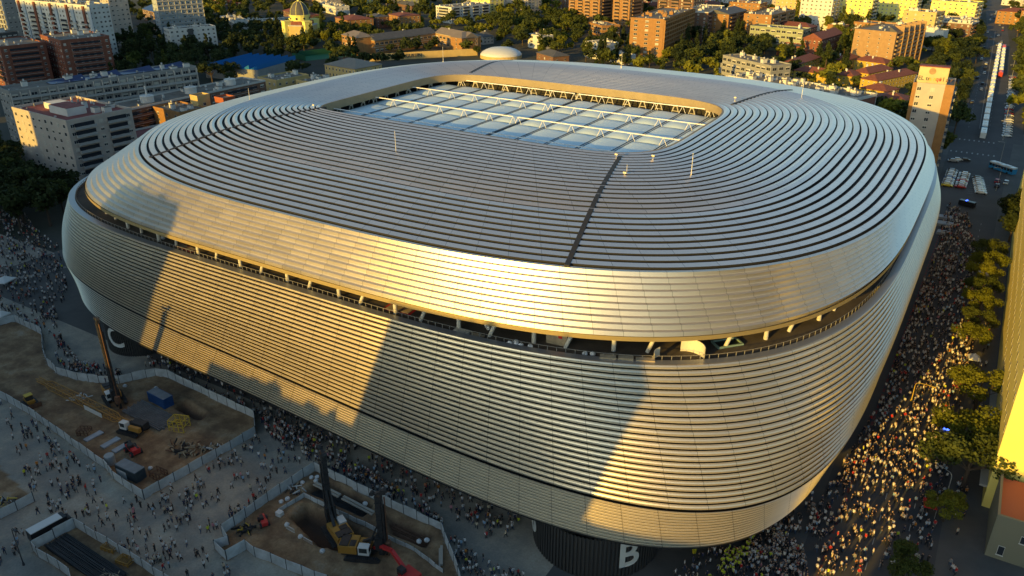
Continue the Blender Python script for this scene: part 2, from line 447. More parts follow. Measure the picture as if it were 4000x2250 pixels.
def drum(cx, cy, r, h, letters, size=7.2):
    mb = MB(); n = 104
    for i in range(n):                      # vertical ribs are real steps in the wall
        a0, a1, am = 2*pi*i/n, 2*pi*(i+1)/n, 2*pi*(i+.5)/n
        ro = r+0.26
        p = [(cx+r*cos(a0), cy+r*sin(a0)), (cx+ro*cos(a0), cy+ro*sin(a0)), (cx+ro*cos(am), cy+ro*sin(am)), (cx+r*cos(am), cy+r*sin(am)), (cx+r*cos(a1), cy+r*sin(a1))]
        for a, b in zip(p[:-1], p[1:]): mb.face([(a[0],a[1],0),(b[0],b[1],0),(b[0],b[1],h),(a[0],a[1],h)])
    d = mb.build('gate_drum', M_DRUM, stadium)
    for ch, ang_ in letters:
        me = glyph(ch, size); a = radians(ang_)
        co = np.empty(len(me.vertices)*3); me.vertices.foreach_get('co', co); co = co.reshape(-1, 3)
        th = a+co[:, 0]/(r+0.3); rr = r+0.42+co[:, 2]
        out = np.stack([cx+rr*np.cos(th), cy+rr*np.sin(th), co[:, 1]+2.6], 1)
        me.vertices.foreach_set('co', out.ravel()); me.materials.clear(); me.materials.append(M_LETTER); me.update()
        o = bpy.data.objects.new('gate_letter', me); COL.objects.link(o); o.parent = d
drum(78.6, -108.6, 11.0, 8.5, [('B', -37), ('B', 219)])
drum(-52.5, -104.6, 9.3, 9.9, [('C', -82)], 7.6)
# ---- small fittings on the roof: lightning rods, sensors
M_ROD = mat('galvanised_rod', (0.62, 0.60, 0.58), 0.4, 0.3)
rm = MB(); rm.tube((0,0,-0.5), (0,0,6.2), 0.10, 0.05, n=6); rm.box(-.2,-.2,-.5,.2,.2,.3); RODM = rm.mesh('lightning_rod', M_ROD)
for x, y, z, s_ in ((-2,-60.9,45.8,1),(67.6,-42.4,45.6,1.05),(-85.4,-33.1,44.2,.8),(67.7,60.7,45.3,1),(-78.2,63.8,44.5,1),(-10.9,93.5,44.3,.9),(54.7,-48.7,46,.5)):
    child(RODM, 'lightning_rod', stadium, (x, y, z), 0, (1, 1, s_))
sm_ = MB(); sm_.box(-.25,-.25,0,.25,.25,.35); sm_.tube((0,0,.3),(0,0,1.5),.06,n=5); sm_.box(-.5,-.2,1.3,.5,.2,1.75)
SENM = sm_.mesh('roof_sensor', mat('cream_box', (0.7,0.62,0.42), 0.5))
for x, y, z in ((47.6,-39,46.9),(55.6,-35.5,46.9),(54.7,-49.8,46.3),(52,40,46.9),(-53,-37,46.9)): child(SENM, 'roof_sensor', stadium, (x, y, z), 0, (.7, .7, .8))
vm = MB(); vm.box(-4, -0.3, 0, 4, 0.3, 0.25); child(vm.mesh('roof_vent', M_GAPL), 'roof_vent', stadium, (-84, 33, 45.2), radians(97))
# ---- things left on the open terrace
FL = 29.5
M_BAG = mat('white_bag', (0.62, 0.62, 0.62), 0.8, var=0.3, scale=2.0)
def blob(rx, ry, rz, seed, n=9):
    """a slumped sack shape"""
    r_ = random.Random(seed); mb = MB(); prof = [(0.75, 0), (1.0, .25), (0.98, .6), (0.7, .9), (0.25, 1.0)]
    for j, (r, z) in enumerate(prof):
        for i in range(n):
            t = 2*pi*i/n; k = r*(0.88+0.24*r_.random()); mb.v.append((rx*k*cos(t), ry*k*sin(t), rz*z*(0.92+0.16*r_.random())))
    for a in range(len(prof)-1):
        for i in range(n):
            j = (i+1) % n; mb.f.append((a*n+i, a*n+j, (a+1)*n+j, (a+1)*n+i)); mb.mi.append(0)
    mb.f.append(tuple(4*n+i for i in range(n))); mb.mi.append(0)
    return mb
SACK = [blob(.6, .55, .9, s).mesh('big_bag', M_BAG) for s in (1, 2, 3)]
def put(me, name, x, y, z=0, rz=0, sc=None): 
    o = bpy.data.objects.new(name, me); COL.objects.link(o); o.location = (x, y, z); o.rotation_euler = (0, 0, rz)
    if sc: o.scale = (sc, sc, sc)
    return o
sack_spots = [(57.2,-103.2,FL),(58.4,-102.9,FL),(57.9,-102.2,FL),(59.3,-102.8,FL),(49.8,-99.5,FL),(51.2,-99.0,FL),(50.7,-100.2,FL),(61.0,-102.3,FL),(70.5,-99.5,FL),(71.7,-98.9,FL),(-41,-102.5,FL),
 (30.3,-136.3,0),(34.6,-137.2,0),(40.4,-137.8,0),(53.2,-127.2,0),(54.2,-126.2,0),(24.6,-124.3,0),(25.4,-123.6,0),(26.0,-124.5,0),(24.2,-126.3,0),(25.2,-131.2,0),(24.8,-132.4,0),(38.6,-124.6,0),(-36.5,-122.6,0),(-29.5,-119.4,0),(-6.2,-139.8,0),(-4.8,-138.9,0)]
for i, (x, y, z) in enumerate(sack_spots):
    where = 'stadium terrace' if z > 1 else ('front construction pit' if x > 20 else 'left construction pit')
    tag(put(SACK[i % 3], 'builders_bag', x, y, z, i*1.3, 0.85 if z > 1 else 0.8), 'white woven builders bag standing in the '+where if z < 1 else 'white woven builders bag standing on the brown stadium terrace', 'bag', 'white builders bags '+('on the terrace' if z > 1 else 'in the '+where))
def arcpanel(cx, cy, r, a0, a1, h, th=0.08):
    mb = MB(); n = 10
    for i in range(n):
        b0, b1 = radians(a0+(a1-a0)*i/n), radians(a0+(a1-a0)*(i+1)/n)
        for rr in (r, r+th): mb.face([(cx+rr*cos(b0), cy+rr*sin(b0), 0), (cx+rr*cos(b1), cy+rr*sin(b1), 0), (cx+rr*cos(b1), cy+rr*sin(b1), h), (cx+rr*cos(b0), cy+rr*sin(b0), h)])
        mb.face([(cx+r*cos(b0), cy+r*sin(b0), h), (cx+(r+th)*cos(b0), cy+(r+th)*sin(b0), h), (cx+(r+th)*cos(b1), cy+(r+th)*sin(b1), h), (cx+r*cos(b1), cy+r*sin(b1), h)])
    return mb
M_CANVAS = mat('cream_canvas', (0.60, 0.57, 0.48), 0.8)
t_ = empty('canvas_screen', (86.3, -91.5, FL)); tag(t_, 'cream canvas screen curved round a hole at the right end of the terrace', 'screen')
arcpanel(0, 0, 3.0, 20, 130, 2.6).build('screen_panel', M_CANVAS, t_); arcpanel(-2.2, -2.6, 2.6, 150, 215, 1.8).build('screen_panel', M_CANVAS, t_)
p_ = MB(); p_.tube((0.2, 3.2, 0), (-.6, 4.8, 3.2), .05, n=5); p_.build('screen_pole', M_ROD, t_)
sk = empty('skylight', (90.6, -82.2, FL)); tag(sk, 'green framed glass skylight set in the terrace behind the cream screen', 'skylight')
f = MB()
for a in ((-2.6,-1.4,2.6,-1.1),(-2.6,1.1,2.6,1.4),(-2.6,-1.1,-2.3,1.1),(2.3,-1.1,2.6,1.1)): f.box(a[0],a[1],0,a[2],a[3],.35)
f.build('skylight_frame', mat('green_frame', (0.20,0.30,0.26), 0.5), sk); f = MB(); f.box(-2.3,-1.1,0.02,2.3,1.1,.1); f.build('glass', mat('dark_glass', (0.02,0.03,0.035), 0.15), sk); sk.rotation_euler = (0,0,radians(48))
M_PLY = mat('plywood', (0.30, 0.24, 0.16), 0.8, var=0.3, scale=0.8)
M_REDSHEET = mat('red_sheet', (0.45, 0.02, 0.02), 0.7)
def flat_stack(name, label, cat, x, y, rz, parts):
    e = empty(name, (x, y, FL), rz); tag(e, label, cat)
    for nm, m_, (x0, y0, x1, y1, z0, z1) in parts:
        b = MB(); b.box(x0, y0, z0, x1, y1, z1); b.build(nm, m_, e)
flat_stack('board_stack', 'tan plywood boards lying on a red sheet on the terrace', 'boards', 31.4, -102.4, 0.1, [('sheet', M_REDSHEET, (-3.4,-1.4,3.0,1.3,.01,.03)), ('board', M_PLY, (-2.8,-1.1,0.3,.9,.05,.2)), ('board', M_PLY, (.5,-.9,2.4,1.0,.05,.12)), ('roll', M_PLY, (-1.5,1.1,2.2,1.7,.0,.5))])
flat_stack('board_stack', 'tan boards edged with red strips at the sunlit left end of the terrace', 'boards', -31.5, -103.4, -0.1, [('sheet', M_REDSHEET, (-3.8,-1.0,3.6,1.1,.01,.03)), ('board', M_PLY, (-3.4,-.8,-.2,.8,.05,.12)), ('board', M_PLY, (.2,-.7,3.2,.9,.05,.12))])
flat_stack('plank_pile', 'pale planks and sheets piled beside the terrace railing', 'planks', 48.5, -103.6, 0.07, [('board', mat('pale_board', (0.45,0.42,0.36), 0.8), (-3,-.8,.2,.7,0,.4)), ('board', M_PLY, (.6,-.8,3.2,.5,0,.25))])
flat_stack('plank_pile', 'brown plywood sheets leaning along the terrace railing', 'planks', 78, -97.5, 0.42, [('board', M_PLY, (-5,-.6,-2.2,.6,0,.9)), ('board', M_PLY, (-1.8,-.6,.8,.6,0,1.0)), ('board', M_PLY, (1.2,-.6,4.5,.6,0,.8))])
hut = empty('site_hut', (64.2, -97.2, FL), 0.12); tag(hut, 'grey plywood hut with a red sign under the stadium roof edge', 'hut')
b = MB(); b.box(-2,-1.6,0,2,1.6,3.0); b.build('hut_wall', M_PLY, hut); b = MB(); b.box(.4,-1.72,1.5,1.1,-1.62,2.4); b.build('hut_sign', M_REDSHEET, hut)

# ================================================================== GROUND
def pip(x, y, poly):
    poly = np.array(poly); inside = np.zeros(x.shape, bool); j = len(poly)-1
    for i in range(len(poly)):
        xi, yi = poly[i]; xj, yj = poly[j]
        c = ((yi > y) != (yj > y)) & (x < (xj-xi)*(y-yi)/(yj-yi+1e-12)+xi); inside ^= c; j = i
    return inside
FENCE_A = [(-92.5,-121.2),(-91.4,-117.8),(-77.8,-118.1),(-72.9,-120.7),(-66.8,-124.2),(-61.2,-126.4),(-55.7,-127.4),(-48.7,-126.7),(-43.0,-124.8),(-39.0,-122.4),(-36.0,-117.4),(-34.7,-115.8),(-31.3,-114.6),(-0.6,-115.8),(4.1,-119.8)]
FENCE_B = [(4.1,-119.8),(2.0,-145.2),(-8.2,-144.6),(-12.8,-143.4),(-31.7,-141.7),(-47.1,-140.4),(-56.9,-140.3),(-75,-139.5)]
SITE1 = FENCE_A+FENCE_B[1:]+[(-95,-137)]
SITE2 = [(-15.1,-156.4),(-15.7,-162.5),(-40,-166),(-40,-153)]
FENCE_C = [(14.0,-166.5),(8.8,-163.9),(-0.5,-164.1),(-2.9,-163.7),(-1.8,-156.4),(20.4,-156.4),(34,-156.3)]
SITE3 = FENCE_C+[(34,-172)]
FENCE_D = [(66.5,-132.8),(63.6,-129.9),(56.9,-124.5),(55.1,-123.0),(23.3,-122.1),(22.3,-136.3),(22.1,-143.8),(25.3,-145.0),(24.2,-147.1),(27.9,-147.9),(28.6,-144.1),(31.3,-144.5),(41.4,-143.5),(52,-142.4)]
SITE4 = FENCE_D+[(64,-141)]
FENCE_E = [(26.7,-134.9),(27.4,-129.0),(32.6,-129.1),(44.6,-129.1),(47.9,-129.5),(54.0,-129.4),(61.1,-131.0)]
PITS = [([(-19.3,-122.3),(-10.0,-122.9),(-10.5,-120.2),(-20.2,-119.2)], -1.8), ([(29.2,-134.6),(28.8,-130.4),(34.5,-130.4),(44.5,-130.6),(45.0,-135.6),(38.9,-137.2)], -3.0),
        ([(25.8,-127.6),(26.4,-123.2),(40,-123.4),(40.6,-127.4)], -1.5), ([(42.2,-124.2),(54.4,-124.0),(55.4,-127.9),(47.4,-128.2)], -1.6)]
X0, X1, Y0, Y1, DX = -130, 76, -180, -111, 0.6
nx, ny = int((X1-X0)/DX)+1, int((Y1-Y0)/DX)+1
gx, gy = np.meshgrid(np.linspace(X0, X1, nx), np.linspace(Y0, Y1, ny))
rng = np.random.default_rng(5)
def vnoise(x, y, s, seed):
    g = np.random.default_rng(seed).random((64, 64)); u, v = x/s, y/s
    iu, iv = np.floor(u).astype(int), np.floor(v).astype(int); fu, fv = u-iu, v-iv
    fu, fv = fu*fu*(3-2*fu), fv*fv*(3-2*fv); G = lambda a, b: g[a % 64, b % 64]
    return (G(iu,iv)*(1-fu)+G(iu+1,iv)*fu)*(1-fv)+(G(iu,iv+1)*(1-fu)+G(iu+1,iv+1)*fu)*fv
soil = np.zeros(gx.shape)
for s_ in (SITE1, SITE2, SITE3, SITE4): soil[pip(gx, gy, s_)] = 1
zz = np.zeros(gx.shape); inn = soil > 0.5
hn = 0.55*vnoise(gx+300, gy+300, 4.0, 1)+0.28*vnoise(gx, gy, 1.5, 2)+0.12*vnoise(gx, gy, .7, 3)
zz[inn] = (hn*0.8-0.25)[inn]
pit = np.zeros(gx.shape)
for poly, dep in PITS:
    p_in = pip(gx, gy, poly); d = np.full(gx.shape, 9.0)
    for (ax, ay), (bx, by) in zip(poly, poly[1:]+poly[:1]):
        L2 = (bx-ax)**2+(by-ay)**2; tt = np.clip(((gx-ax)*(bx-ax)+(gy-ay)*(by-ay))/L2, 0, 1)
        d = np.minimum(d, np.hypot(gx-ax-tt*(bx-ax), gy-ay-tt*(by-ay)))
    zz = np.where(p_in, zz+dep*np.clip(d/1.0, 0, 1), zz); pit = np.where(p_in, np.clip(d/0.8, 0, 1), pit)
    zz = np.where(~p_in & inn & (d < 1.6), zz+0.5*np.exp(-(d-.7)**2*3)*vnoise(gx, gy, 1.2, 9), zz)
wet = vnoise(gx, gy, 9, 21)
me = bpy.data.meshes.new('plaza')
vs = np.stack([gx, gy, zz], -1).reshape(-1, 3)
ii = np.arange((ny-1)*(nx-1)); r_, c_ = ii//(nx-1), ii % (nx-1); k_ = r_*nx+c_
me.from_pydata(vs.tolist(), [], np.stack([k_, k_+1, k_+nx+1, k_+nx], 1).tolist())
ca = me.color_attributes.new('ground_kind', 'FLOAT_COLOR', 'POINT')
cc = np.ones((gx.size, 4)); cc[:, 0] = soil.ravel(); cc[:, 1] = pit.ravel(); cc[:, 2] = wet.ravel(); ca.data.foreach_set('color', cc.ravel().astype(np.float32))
me.polygons.foreach_set('use_smooth', [True]*len(me.polygons))
m = bpy.data.materials.new('plaza_and_soil'); m.use_nodes = True; t = m.node_tree; N = t.nodes.new; L = t.links.new; b = t.nodes['Principled BSDF']
b.inputs['Roughness'].default_value = 0.95
at_ = N('ShaderNodeAttribute'); at_.attribute_name = 'ground_kind'; sp = N('ShaderNodeSeparateColor'); L(at_.outputs['Color'], sp.inputs[0])
tc = N('ShaderNodeTexCoord')
def noise_ramp(scale, stops, detail=8, rough=0.7):
    n_ = N('ShaderNodeTexNoise'); n_.inputs['Scale'].default_value = scale; n_.inputs['Detail'].default_value = detail; n_.inputs['Roughness'].default_value = rough
    L(tc.outputs['Object'], n_.inputs['Vector']); r = N('ShaderNodeValToRGB'); L(n_.outputs['Fac'], r.inputs[0])
    E_ = r.color_ramp.elements; E_[1].position = stops[-1][0]; E_[1].color = (*stops[-1][1], 1); E_[0].position = stops[0][0]; E_[0].color = (*stops[0][1], 1)
    for p, c in stops[1:-1]: q = E_.new(p); q.color = (*c, 1)
    return n_, r
n1, plz = noise_ramp(0.075, [(0.30, (0.19,0.175,0.155)), (0.46, (0.27,0.25,0.215)), (0.56, (0.38,0.33,0.26)), (0.70, (0.46,0.42,0.35))])
n2, sol = noise_ramp(0.16, [(0.30, (0.09,0.055,0.033)), (0.46, (0.19,0.115,0.062)), (0.58, (0.30,0.20,0.11)), (0.72, (0.34,0.28,0.21))])
n3, fine = noise_ramp(2.5, [(0.3, (0.78,0.78,0.78)), (0.7, (1.12,1.12,1.12))])
mx = N('ShaderNodeMix'); mx.data_type = 'RGBA'; L(sp.outputs[0], mx.inputs[0]); L(plz.outputs[0], mx.inputs[6]); L(sol.outputs[0], mx.inputs[7])
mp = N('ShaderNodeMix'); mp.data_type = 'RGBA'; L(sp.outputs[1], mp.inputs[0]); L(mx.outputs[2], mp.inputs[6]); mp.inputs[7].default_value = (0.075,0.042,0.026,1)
mm = N('ShaderNodeMix'); mm.data_type = 'RGBA'; mm.blend_type = 'MULTIPLY'; mm.inputs[0].default_value = 1; L(mp.outputs[2], mm.inputs[6]); L(fine.outputs[0], mm.inputs[7])
L(mm.outputs[2], b.inputs['Base Color'])
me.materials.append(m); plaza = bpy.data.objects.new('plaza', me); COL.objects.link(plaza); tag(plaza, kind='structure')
M_ASPH = mat('street_asphalt', (0.075, 0.073, 0.075), 0.9, scale=0.05, col2=(0.048, 0.047, 0.05))
M_CITY = mat('city_ground', (0.055, 0.052, 0.045), 0.95, scale=0.03, col2=(0.022, 0.030, 0.016))
mb = MB()
BX = (-3200, X0, X1, 2200); BY = (-1200, Y0, Y1, 4200)
for i in range(3):
    for j in range(3):
        if i == 1 and j == 1: continue
        mb.face([(BX[i],BY[j],0),(BX[i+1],BY[j],0),(BX[i+1],BY[j+1],0),(BX[i],BY[j+1],0)])
tag(mb.build('ground', M_CITY), kind='structure')
M_PAVE = mat('pavement_grey', (0.105, 0.10, 0.095), 0.9, scale=0.12, col2=(0.072, 0.07, 0.068))
def sheet(name, polys, m_, z=0.004):
    mb = MB()
    for p in polys: mb.face([(x, y, z) for x, y in p])
    o = mb.build(name, m_); tag(o, kind='structure'); return o
sheet('square_paving', [[(-330,-234),(111,-234),(111,-180),(-330,-180)], [(-330,-180),(-130,-180),(-130,-84),(-330,-84)], [(76,-180),(111,-180),(111,-126),(76,-126)]], mat('square_gravel', (0.34,0.30,0.245), .95, scale=.075, col2=(0.19,0.175,0.15)), 0.007)
# street beside the stadium, the square round it, the avenue running away
sheet('pavement', [[(76.0,-180),(160,-180),(160,260),(76.0,260)], [(-130,-111),(76,-111),(76,260),(-130,260)]], M_PAVE)
sheet('street', [[(112,-180),(131,-180),(131.5,120),(133,236),(107,236),(109,120)]], M_ASPH, 0.010)
sheet('avenue', [[(106.5,236),(127.5,236),(125,385),(121,560),(113.5,715),(93,1060),(76,1060),(96,715),(103.5,560),(107,385)]], M_ASPH, 0.012)
sheet('avenue_side_lane', [[(130,236),(137,236),(134,385),(130,560),(127,560),(129,385)]], M_ASPH, 0.012)
M_LINE_W = mat('road_paint_white', (0.30, 0.30, 0.29), 0.8); M_LINE_R = mat('road_paint_red', (0.16, 0.04, 0.04), 0.8)
mb = MB()
def dash(x0, y0, x1, y1, w_, seg, gap, z, mi=0):
    L_ = math.hypot(x1-x0, y1-y0); dx, dy = (x1-x0)/L_, (y1-y0)/L_; s = 0
    while s < L_:
        e = min(s+seg, L_); nx_, ny_ = -dy*w_/2, dx*w_/2
        mb.face([(x0+dx*s+nx_, y0+dy*s+ny_, z), (x0+dx*s-nx_, y0+dy*s-ny_, z), (x0+dx*e-nx_, y0+dy*e-ny_, z), (x0+dx*e+nx_, y0+dy*e+ny_, z)], mi); s += seg+gap
dash(114.5,-170,115.5,110,.45,1.6,1.0,.016,1); dash(121,-170,122,110,.14,2,5,.016); dash(126,-170,127,110,.14,2,5,.016)
for k in range(9): dash(108.5+2.2*k,206,108.5+2.2*k,208.5,.6,4,1,.016)
for k in range(9): dash(108+2.1*k,232,108+2.1*k,234.5,.6,4,1,.016)
for k in range(6): dash(111.5,146+3*k,117.5,146+3*k,.12,6,1,.016); dash(120,141+3*k,127,141+3*k,.12,7,1,.016)
dash(117,262,104,700,.2,300,1,.018); dash(112,262,100,700,.14,3,7,.018); dash(121.5,262,110,700,.14,3,7,.018)
tag(mb.build('road_markings', [M_LINE_W, M_LINE_R]), kind='structure')
tag(sheet('kerb_path', [[(-121,-104),(-116.5,-99),(-114.5,-89),(-116,-88.5),(-118.5,-98),(-122.5,-102.5)]], mat('pale_stone', (0.26,0.24,0.21), 0.9), 0.02), kind='structure')

# ---- site fences: white sheet panels between dark posts
M_PANEL = mat('white_sheet_panel', (0.56, 0.59, 0.60), 0.75, scale=0.5, col2=(0.36,0.37,0.36)); M_POST = mat('dark_post', (0.05, 0.055, 0.06), 0.7)
pm_ = MB(); pm_.box(-.07, -.07, 0, .07, .07, 2.35); POSTM = pm_.mesh('post', M_POST)
pm_ = MB(); pm_.box(-.045, -.045, 0, .045, .045, 1.3); POSTS = pm_.mesh('post', M_POST)
def site_fence(pts, label, h=2.15, postme=POSTM, step=3.0, group='white site fences'):
    e = empty('site_fence', (pts[0][0], pts[0][1], 0)); tag(e, label, 'fence', group)
    ox, oy = pts[0]; mb = MB(); r = random.Random(len(pts)*7); acc = []
    for (ax, ay), (bx, by) in zip(pts[:-1], pts[1:]):
        L_ = math.hypot(bx-ax, by-ay); n = max(1, round(L_/step))
        for k in range(n): acc.append((ax+(bx-ax)*k/n, ay+(by-ay)*k/n))
    acc.append(pts[-1]); J = [(x+r.uniform(-.12,.12), y+r.uniform(-.12,.12)) for x, y in acc]
    for (ax, ay), (bx, by) in zip(J[:-1], J[1:]):
        d = Vector((bx-ax, by-ay, 0)); n_ = Vector((-d.y, d.x, 0)).normalized()*0.04; h1 = h*(1+r.uniform(-.07,.06))
        A, B_ = Vector((ax-ox, ay-oy, .05)), Vector((bx-ox, by-oy, .05))
        for s_ in (1, -1):
            mb.face([A+n_*s_, B_+n_*s_, B_+n_*s_+Vector((0,0,h1)), A+n_*s_+Vector((0,0,h1))])
        mb.face([A+n_+Vector((0,0,h1)), B_+n_+Vector((0,0,h1)), B_-n_+Vector((0,0,h1)), A-n_+Vector((0,0,h1))])
    mb.build('fence_panels', M_PANEL, e)
    for x, y in J: child(postme, 'post', e, (x-ox, y-oy, 0))
    return e
site_fence(FENCE_A, 'long wavy white site fence between the left pit and the stadium')
site_fence(FENCE_B, 'long straight white site fence along the near side of the left pit')
site_fence([(-15.1,-156.4),(-15.7,-162.5),(-30,-166)], 'short white fence at the left edge beside the yellow debris')
site_fence(FENCE_C, 'white fence corner round the stack of black steel bars at bottom left')
site_fence(FENCE_D, 'white site fence enclosing the front pit with the two orange piling machines')
site_fence(FENCE_E, 'low white inner fence between the pit and the dark trenches', 1.1, POSTS, 2.0)
# ---- things in the pits
M_ORG = mat('machine_orange', (0.36, 0.18, 0.03), 0.55); M_BLK = mat('machine_black', (0.025,0.025,0.027), 0.6, var=.4, scale=1.5); M_GLASS = mat('cab_glass', (0.03,0.04,0.045), 0.15)
M_RED = mat('machine_red', (0.50, 0.03, 0.03), 0.5); M_GREYW = mat('machine_white', (0.6,0.6,0.58), 0.6); M_YEL = mat('frame_yellow', (0.52,0.36,0.04), 0.6); M_RUST = mat('rusty_steel', (0.12,0.06,0.035), 0.85, var=.4, scale=1.0)
def crawler(root, L_, W_):
    for s_ in (-1, 1):
        mb = MB(); y = s_*(W_/2-.35)
        prof = [(-L_/2+.4, .0), (L_/2-.4, .0), (L_/2, .35), (L_/2, .6), (L_/2-.4, .95), (-L_/2+.4, .95), (-L_/2, .6), (-L_/2, .35)]
        n = len(prof); k = len(mb.v)
        for q in (-.33, .33): mb.v.extend([(x, y+q, z) for x, z in prof])
        mb.f.append(tuple(range(k+n-1, k-1, -1))); mb.f.append(tuple(range(k+n, k+2*n))); mb.mi += [0, 0]
        for i in range(n): j = (i+1) % n; mb.f.append((k+i, k+j, k+n+j, k+n+i)); mb.mi.append(0)
        for i in range(16): x = -L_/2+.5+(L_-1)*i/15; mb.box(x-.06, y-.4, .93, x+.06, y+.4, 1.03)
        mb.build('track', M_BLK, root)
def piling_rig(x, y, rz, mast_h, label, mirror=1):
    e = empty('piling_rig', (x, y, 0), rz); tag(e, label, 'piling rig')
    crawler(e, 6.2, 4.2)
    b = MB(); b.box(-3.6, -1.5, 1.1, 1.4, 1.5, 1.35, 1); b.box(-4.1, -1.5, 1.35, -.9, 1.5, 2.9); b.box(-.9, -.2, 1.35, 1.2, 1.5, 2.5); b.box(-3.9, -1.3, 2.9, -2.4, 1.3, 3.1, 1); b.box(-2.2,-1.2,2.9,-1.2,.2,3.0,1); b.build('machine_body', [M_ORG, M_BLK], e)
    c = MB(); c.box(-.6, -1.6, 1.35, 1.3, -.35, 3.0); c.build('cab', M_GREYW, e); g = MB(); g.box(1.25, -1.5, 1.9, 1.33, -.45, 2.9); g.box(-.4, -1.63, 1.9, 1.0, -1.58, 2.85); g.build('cab_window', M_GLASS, e)
    m_ = MB(); X = 3.2
    m_.box(X-.45, -.42, .6, X+.45, .42, mast_h-1); m_.beam((X+.7, -.2, 1.0), (X+.7, -.2, mast_h+.5), .32); m_.beam((X+.75, .35, 0), (X+.75, .35, mast_h-3), .42)
    for k in range(int(mast_h/1.2)): m_.box(X-.52, -.5, 1+k*1.2, X+.52, .5, 1.12+k*1.2)
    m_.build('mast', M_BLK, e)
    h = MB(); h.beam((X-1.1, 0, mast_h-.6), (X+1.4, 0, mast_h+.1), .5, .35); h.tube((X+1.1, -.35, mast_h+.1), (X+1.1, .35, mast_h+.1), .5); h.tube((X-.9, -.35, mast_h-.4), (X-.9, .35, mast_h-.4), .4); h.build('mast_head', M_BLK, e)
    k = MB(); k.beam((.9, .5, 2.2), (X-.4, .3, mast_h*.5), .28); k.beam((.9, -.3, 2.2), (X-.4, -.3, mast_h*.5), .28); k.beam((-.2,.6,2.4), (X-.4,.2,mast_h*.3), .5); k.tube((X-.9,0,4.2),(X-.2,0,4.2),.5); k.box(X-.9,-.9,2.0,X+.3,.9,4.6); k.build('mast_braces', M_BLK, e)
    d = MB(); d.tube((X+1.1,0,0),(X+1.1,0,mast_h-1),.13,n=6); d.lathe([(.45,1.6),(.6,1.8),(.6,3.4),(.35,3.6)],10,(X+1.1,0,0)); d.build('drill_string', M_RUST, e)
    return e
piling_rig(-33.2, -127.5, radians(-20), 22.5, 'tall dark piling rig with orange body beside the wavy fence in the left pit')
piling_rig(39.8, -133.2, radians(155), 16.5, 'orange and black piling rig with white cab in the middle of the front pit')
piling_rig(47.0, -134.4, radians(25), 14.0, 'orange and black piling rig with shorter mast, nearest the inner fence')
def container(x, y, rz, L_, label, m_, sheet_=None):
    e = empty('site_container', (x, y, 0), rz); tag(e, label, 'container')
    b = MB(); n = 26
    b.box(-L_/2+.1,-1.15,.1,L_/2-.1,1.15,2.55)
    for i in range(n):
        x0 = -L_/2+L_*i/n
        for s_ in (-1.2, 1.12): b.box(x0+.05, s_, .2, x0+L_/n-.1, s_+.08, 2.45)
    for i in range(9): 
        for xx in (-L_/2, L_/2-.09): b.box(xx, -1.1+i*.25, .2, xx+.09, -.98+i*.25, 2.45)
    b.box(-L_/2,-1.22,.0,L_/2,1.22,.15); b.box(-L_/2-.01,-1.23,2.5,L_/2+.01,1.23,2.6)
    b.build('container_wall', m_, e)
    r = MB(); r.box(-L_/2+.1,-1.1,2.61,L_/2-.1,1.1,2.66); r.build('container_roof', mat('container_roof_grey',(0.18,0.2,0.22),.7,var=.2,scale=.6), e)
    if sheet_: s2 = MB(); s2.box(-L_/2+.5,-1.32,.1,-L_/2+3.3,-1.25,1.9); s2.build('leaning_sheet', M_PANEL, e)
container(-23.4, -122.5, radians(-3), 6.2, 'blue steel container standing in the left pit', mat('container_blue', (0.02,0.075,0.22), .6, var=.2, scale=.5))
container(-6.0, -142.2, radians(2), 6.0, 'dark grey container with a pale sheet leaning on it by the fence', mat('container_dark', (0.045,0.065,0.08), .6), True)
t = empty('steel_beams', (-20.5, -127.0, 0), radians(-2)); tag(t, 'stack of long grey steel beams beside the blue container', 'beams')
for i in range(11):
    b = MB(); y = -2.6+i*.48; x0 = -6.8+random.uniform(-.5,.5)
    b.box(x0,y-.15,.3,x0+13.5,y+.15,.36); b.box(x0,y-.03,.36,x0+13.5,y+.03,.6); b.box(x0,y-.15,.6,x0+13.5,y+.15,.66); b.build('beam', mat('beam_grey',(0.14,0.145,0.15),.6,.3,var=.3,scale=.7), t)
def cage(x, y, rz, L_, W_, H_, m_, label, name='steel_cage'):
    e = empty(name, (x, y, 0), rz); tag(e, label, 'frame'); b = MB()
    for X in (0, L_/3, 2*L_/3, L_):
        for Y in (0, W_): b.beam((X,Y,0),(X,Y,H_),.14)
    for Z_ in (.1, H_*.5, H_):
        for Y in (0, W_): b.beam((0,Y,Z_),(L_,Y,Z_),.12)
        for X in (0, L_): b.beam((X,0,Z_),(X,W_,Z_),.12)
    b.build('frame', m_, e); g = MB()
    for i in range(10): g.beam((L_*i/9,0,H_),(L_*i/9,W_,H_),.06)
    for i in range(3): g.beam((0,0,0+H_*i/3),(L_/3,0,H_*(i+1)/3),.06)
    g.build('grating', m_, e); return e
cage(-12.6,-128.6,radians(20),3.4,2.6,2.7,M_YEL,'yellow steel frame standing at the end of the steel beams')
cage(-27.8,-139.9,radians(30),0.1+2.2,1.8,1.4,M_RUST,'rusty cage standing on bare soil left of the grey slabs')
cage(7.5,-157.6,radians(10),2.6,1.3,1.0,M_ORG,'orange steel basket left of the short white sheet beside the black bars')
cage(12.5,-158.2,radians(10),2.6,1.6,1.0,M_ORG,'larger orange steel basket at the right end of the black bars')
cage(-2.6,-140.6,radians(5),2.8,1.9,1.6,M_RUST,'rusty cage of scrap beside the dark container at the fence corner')
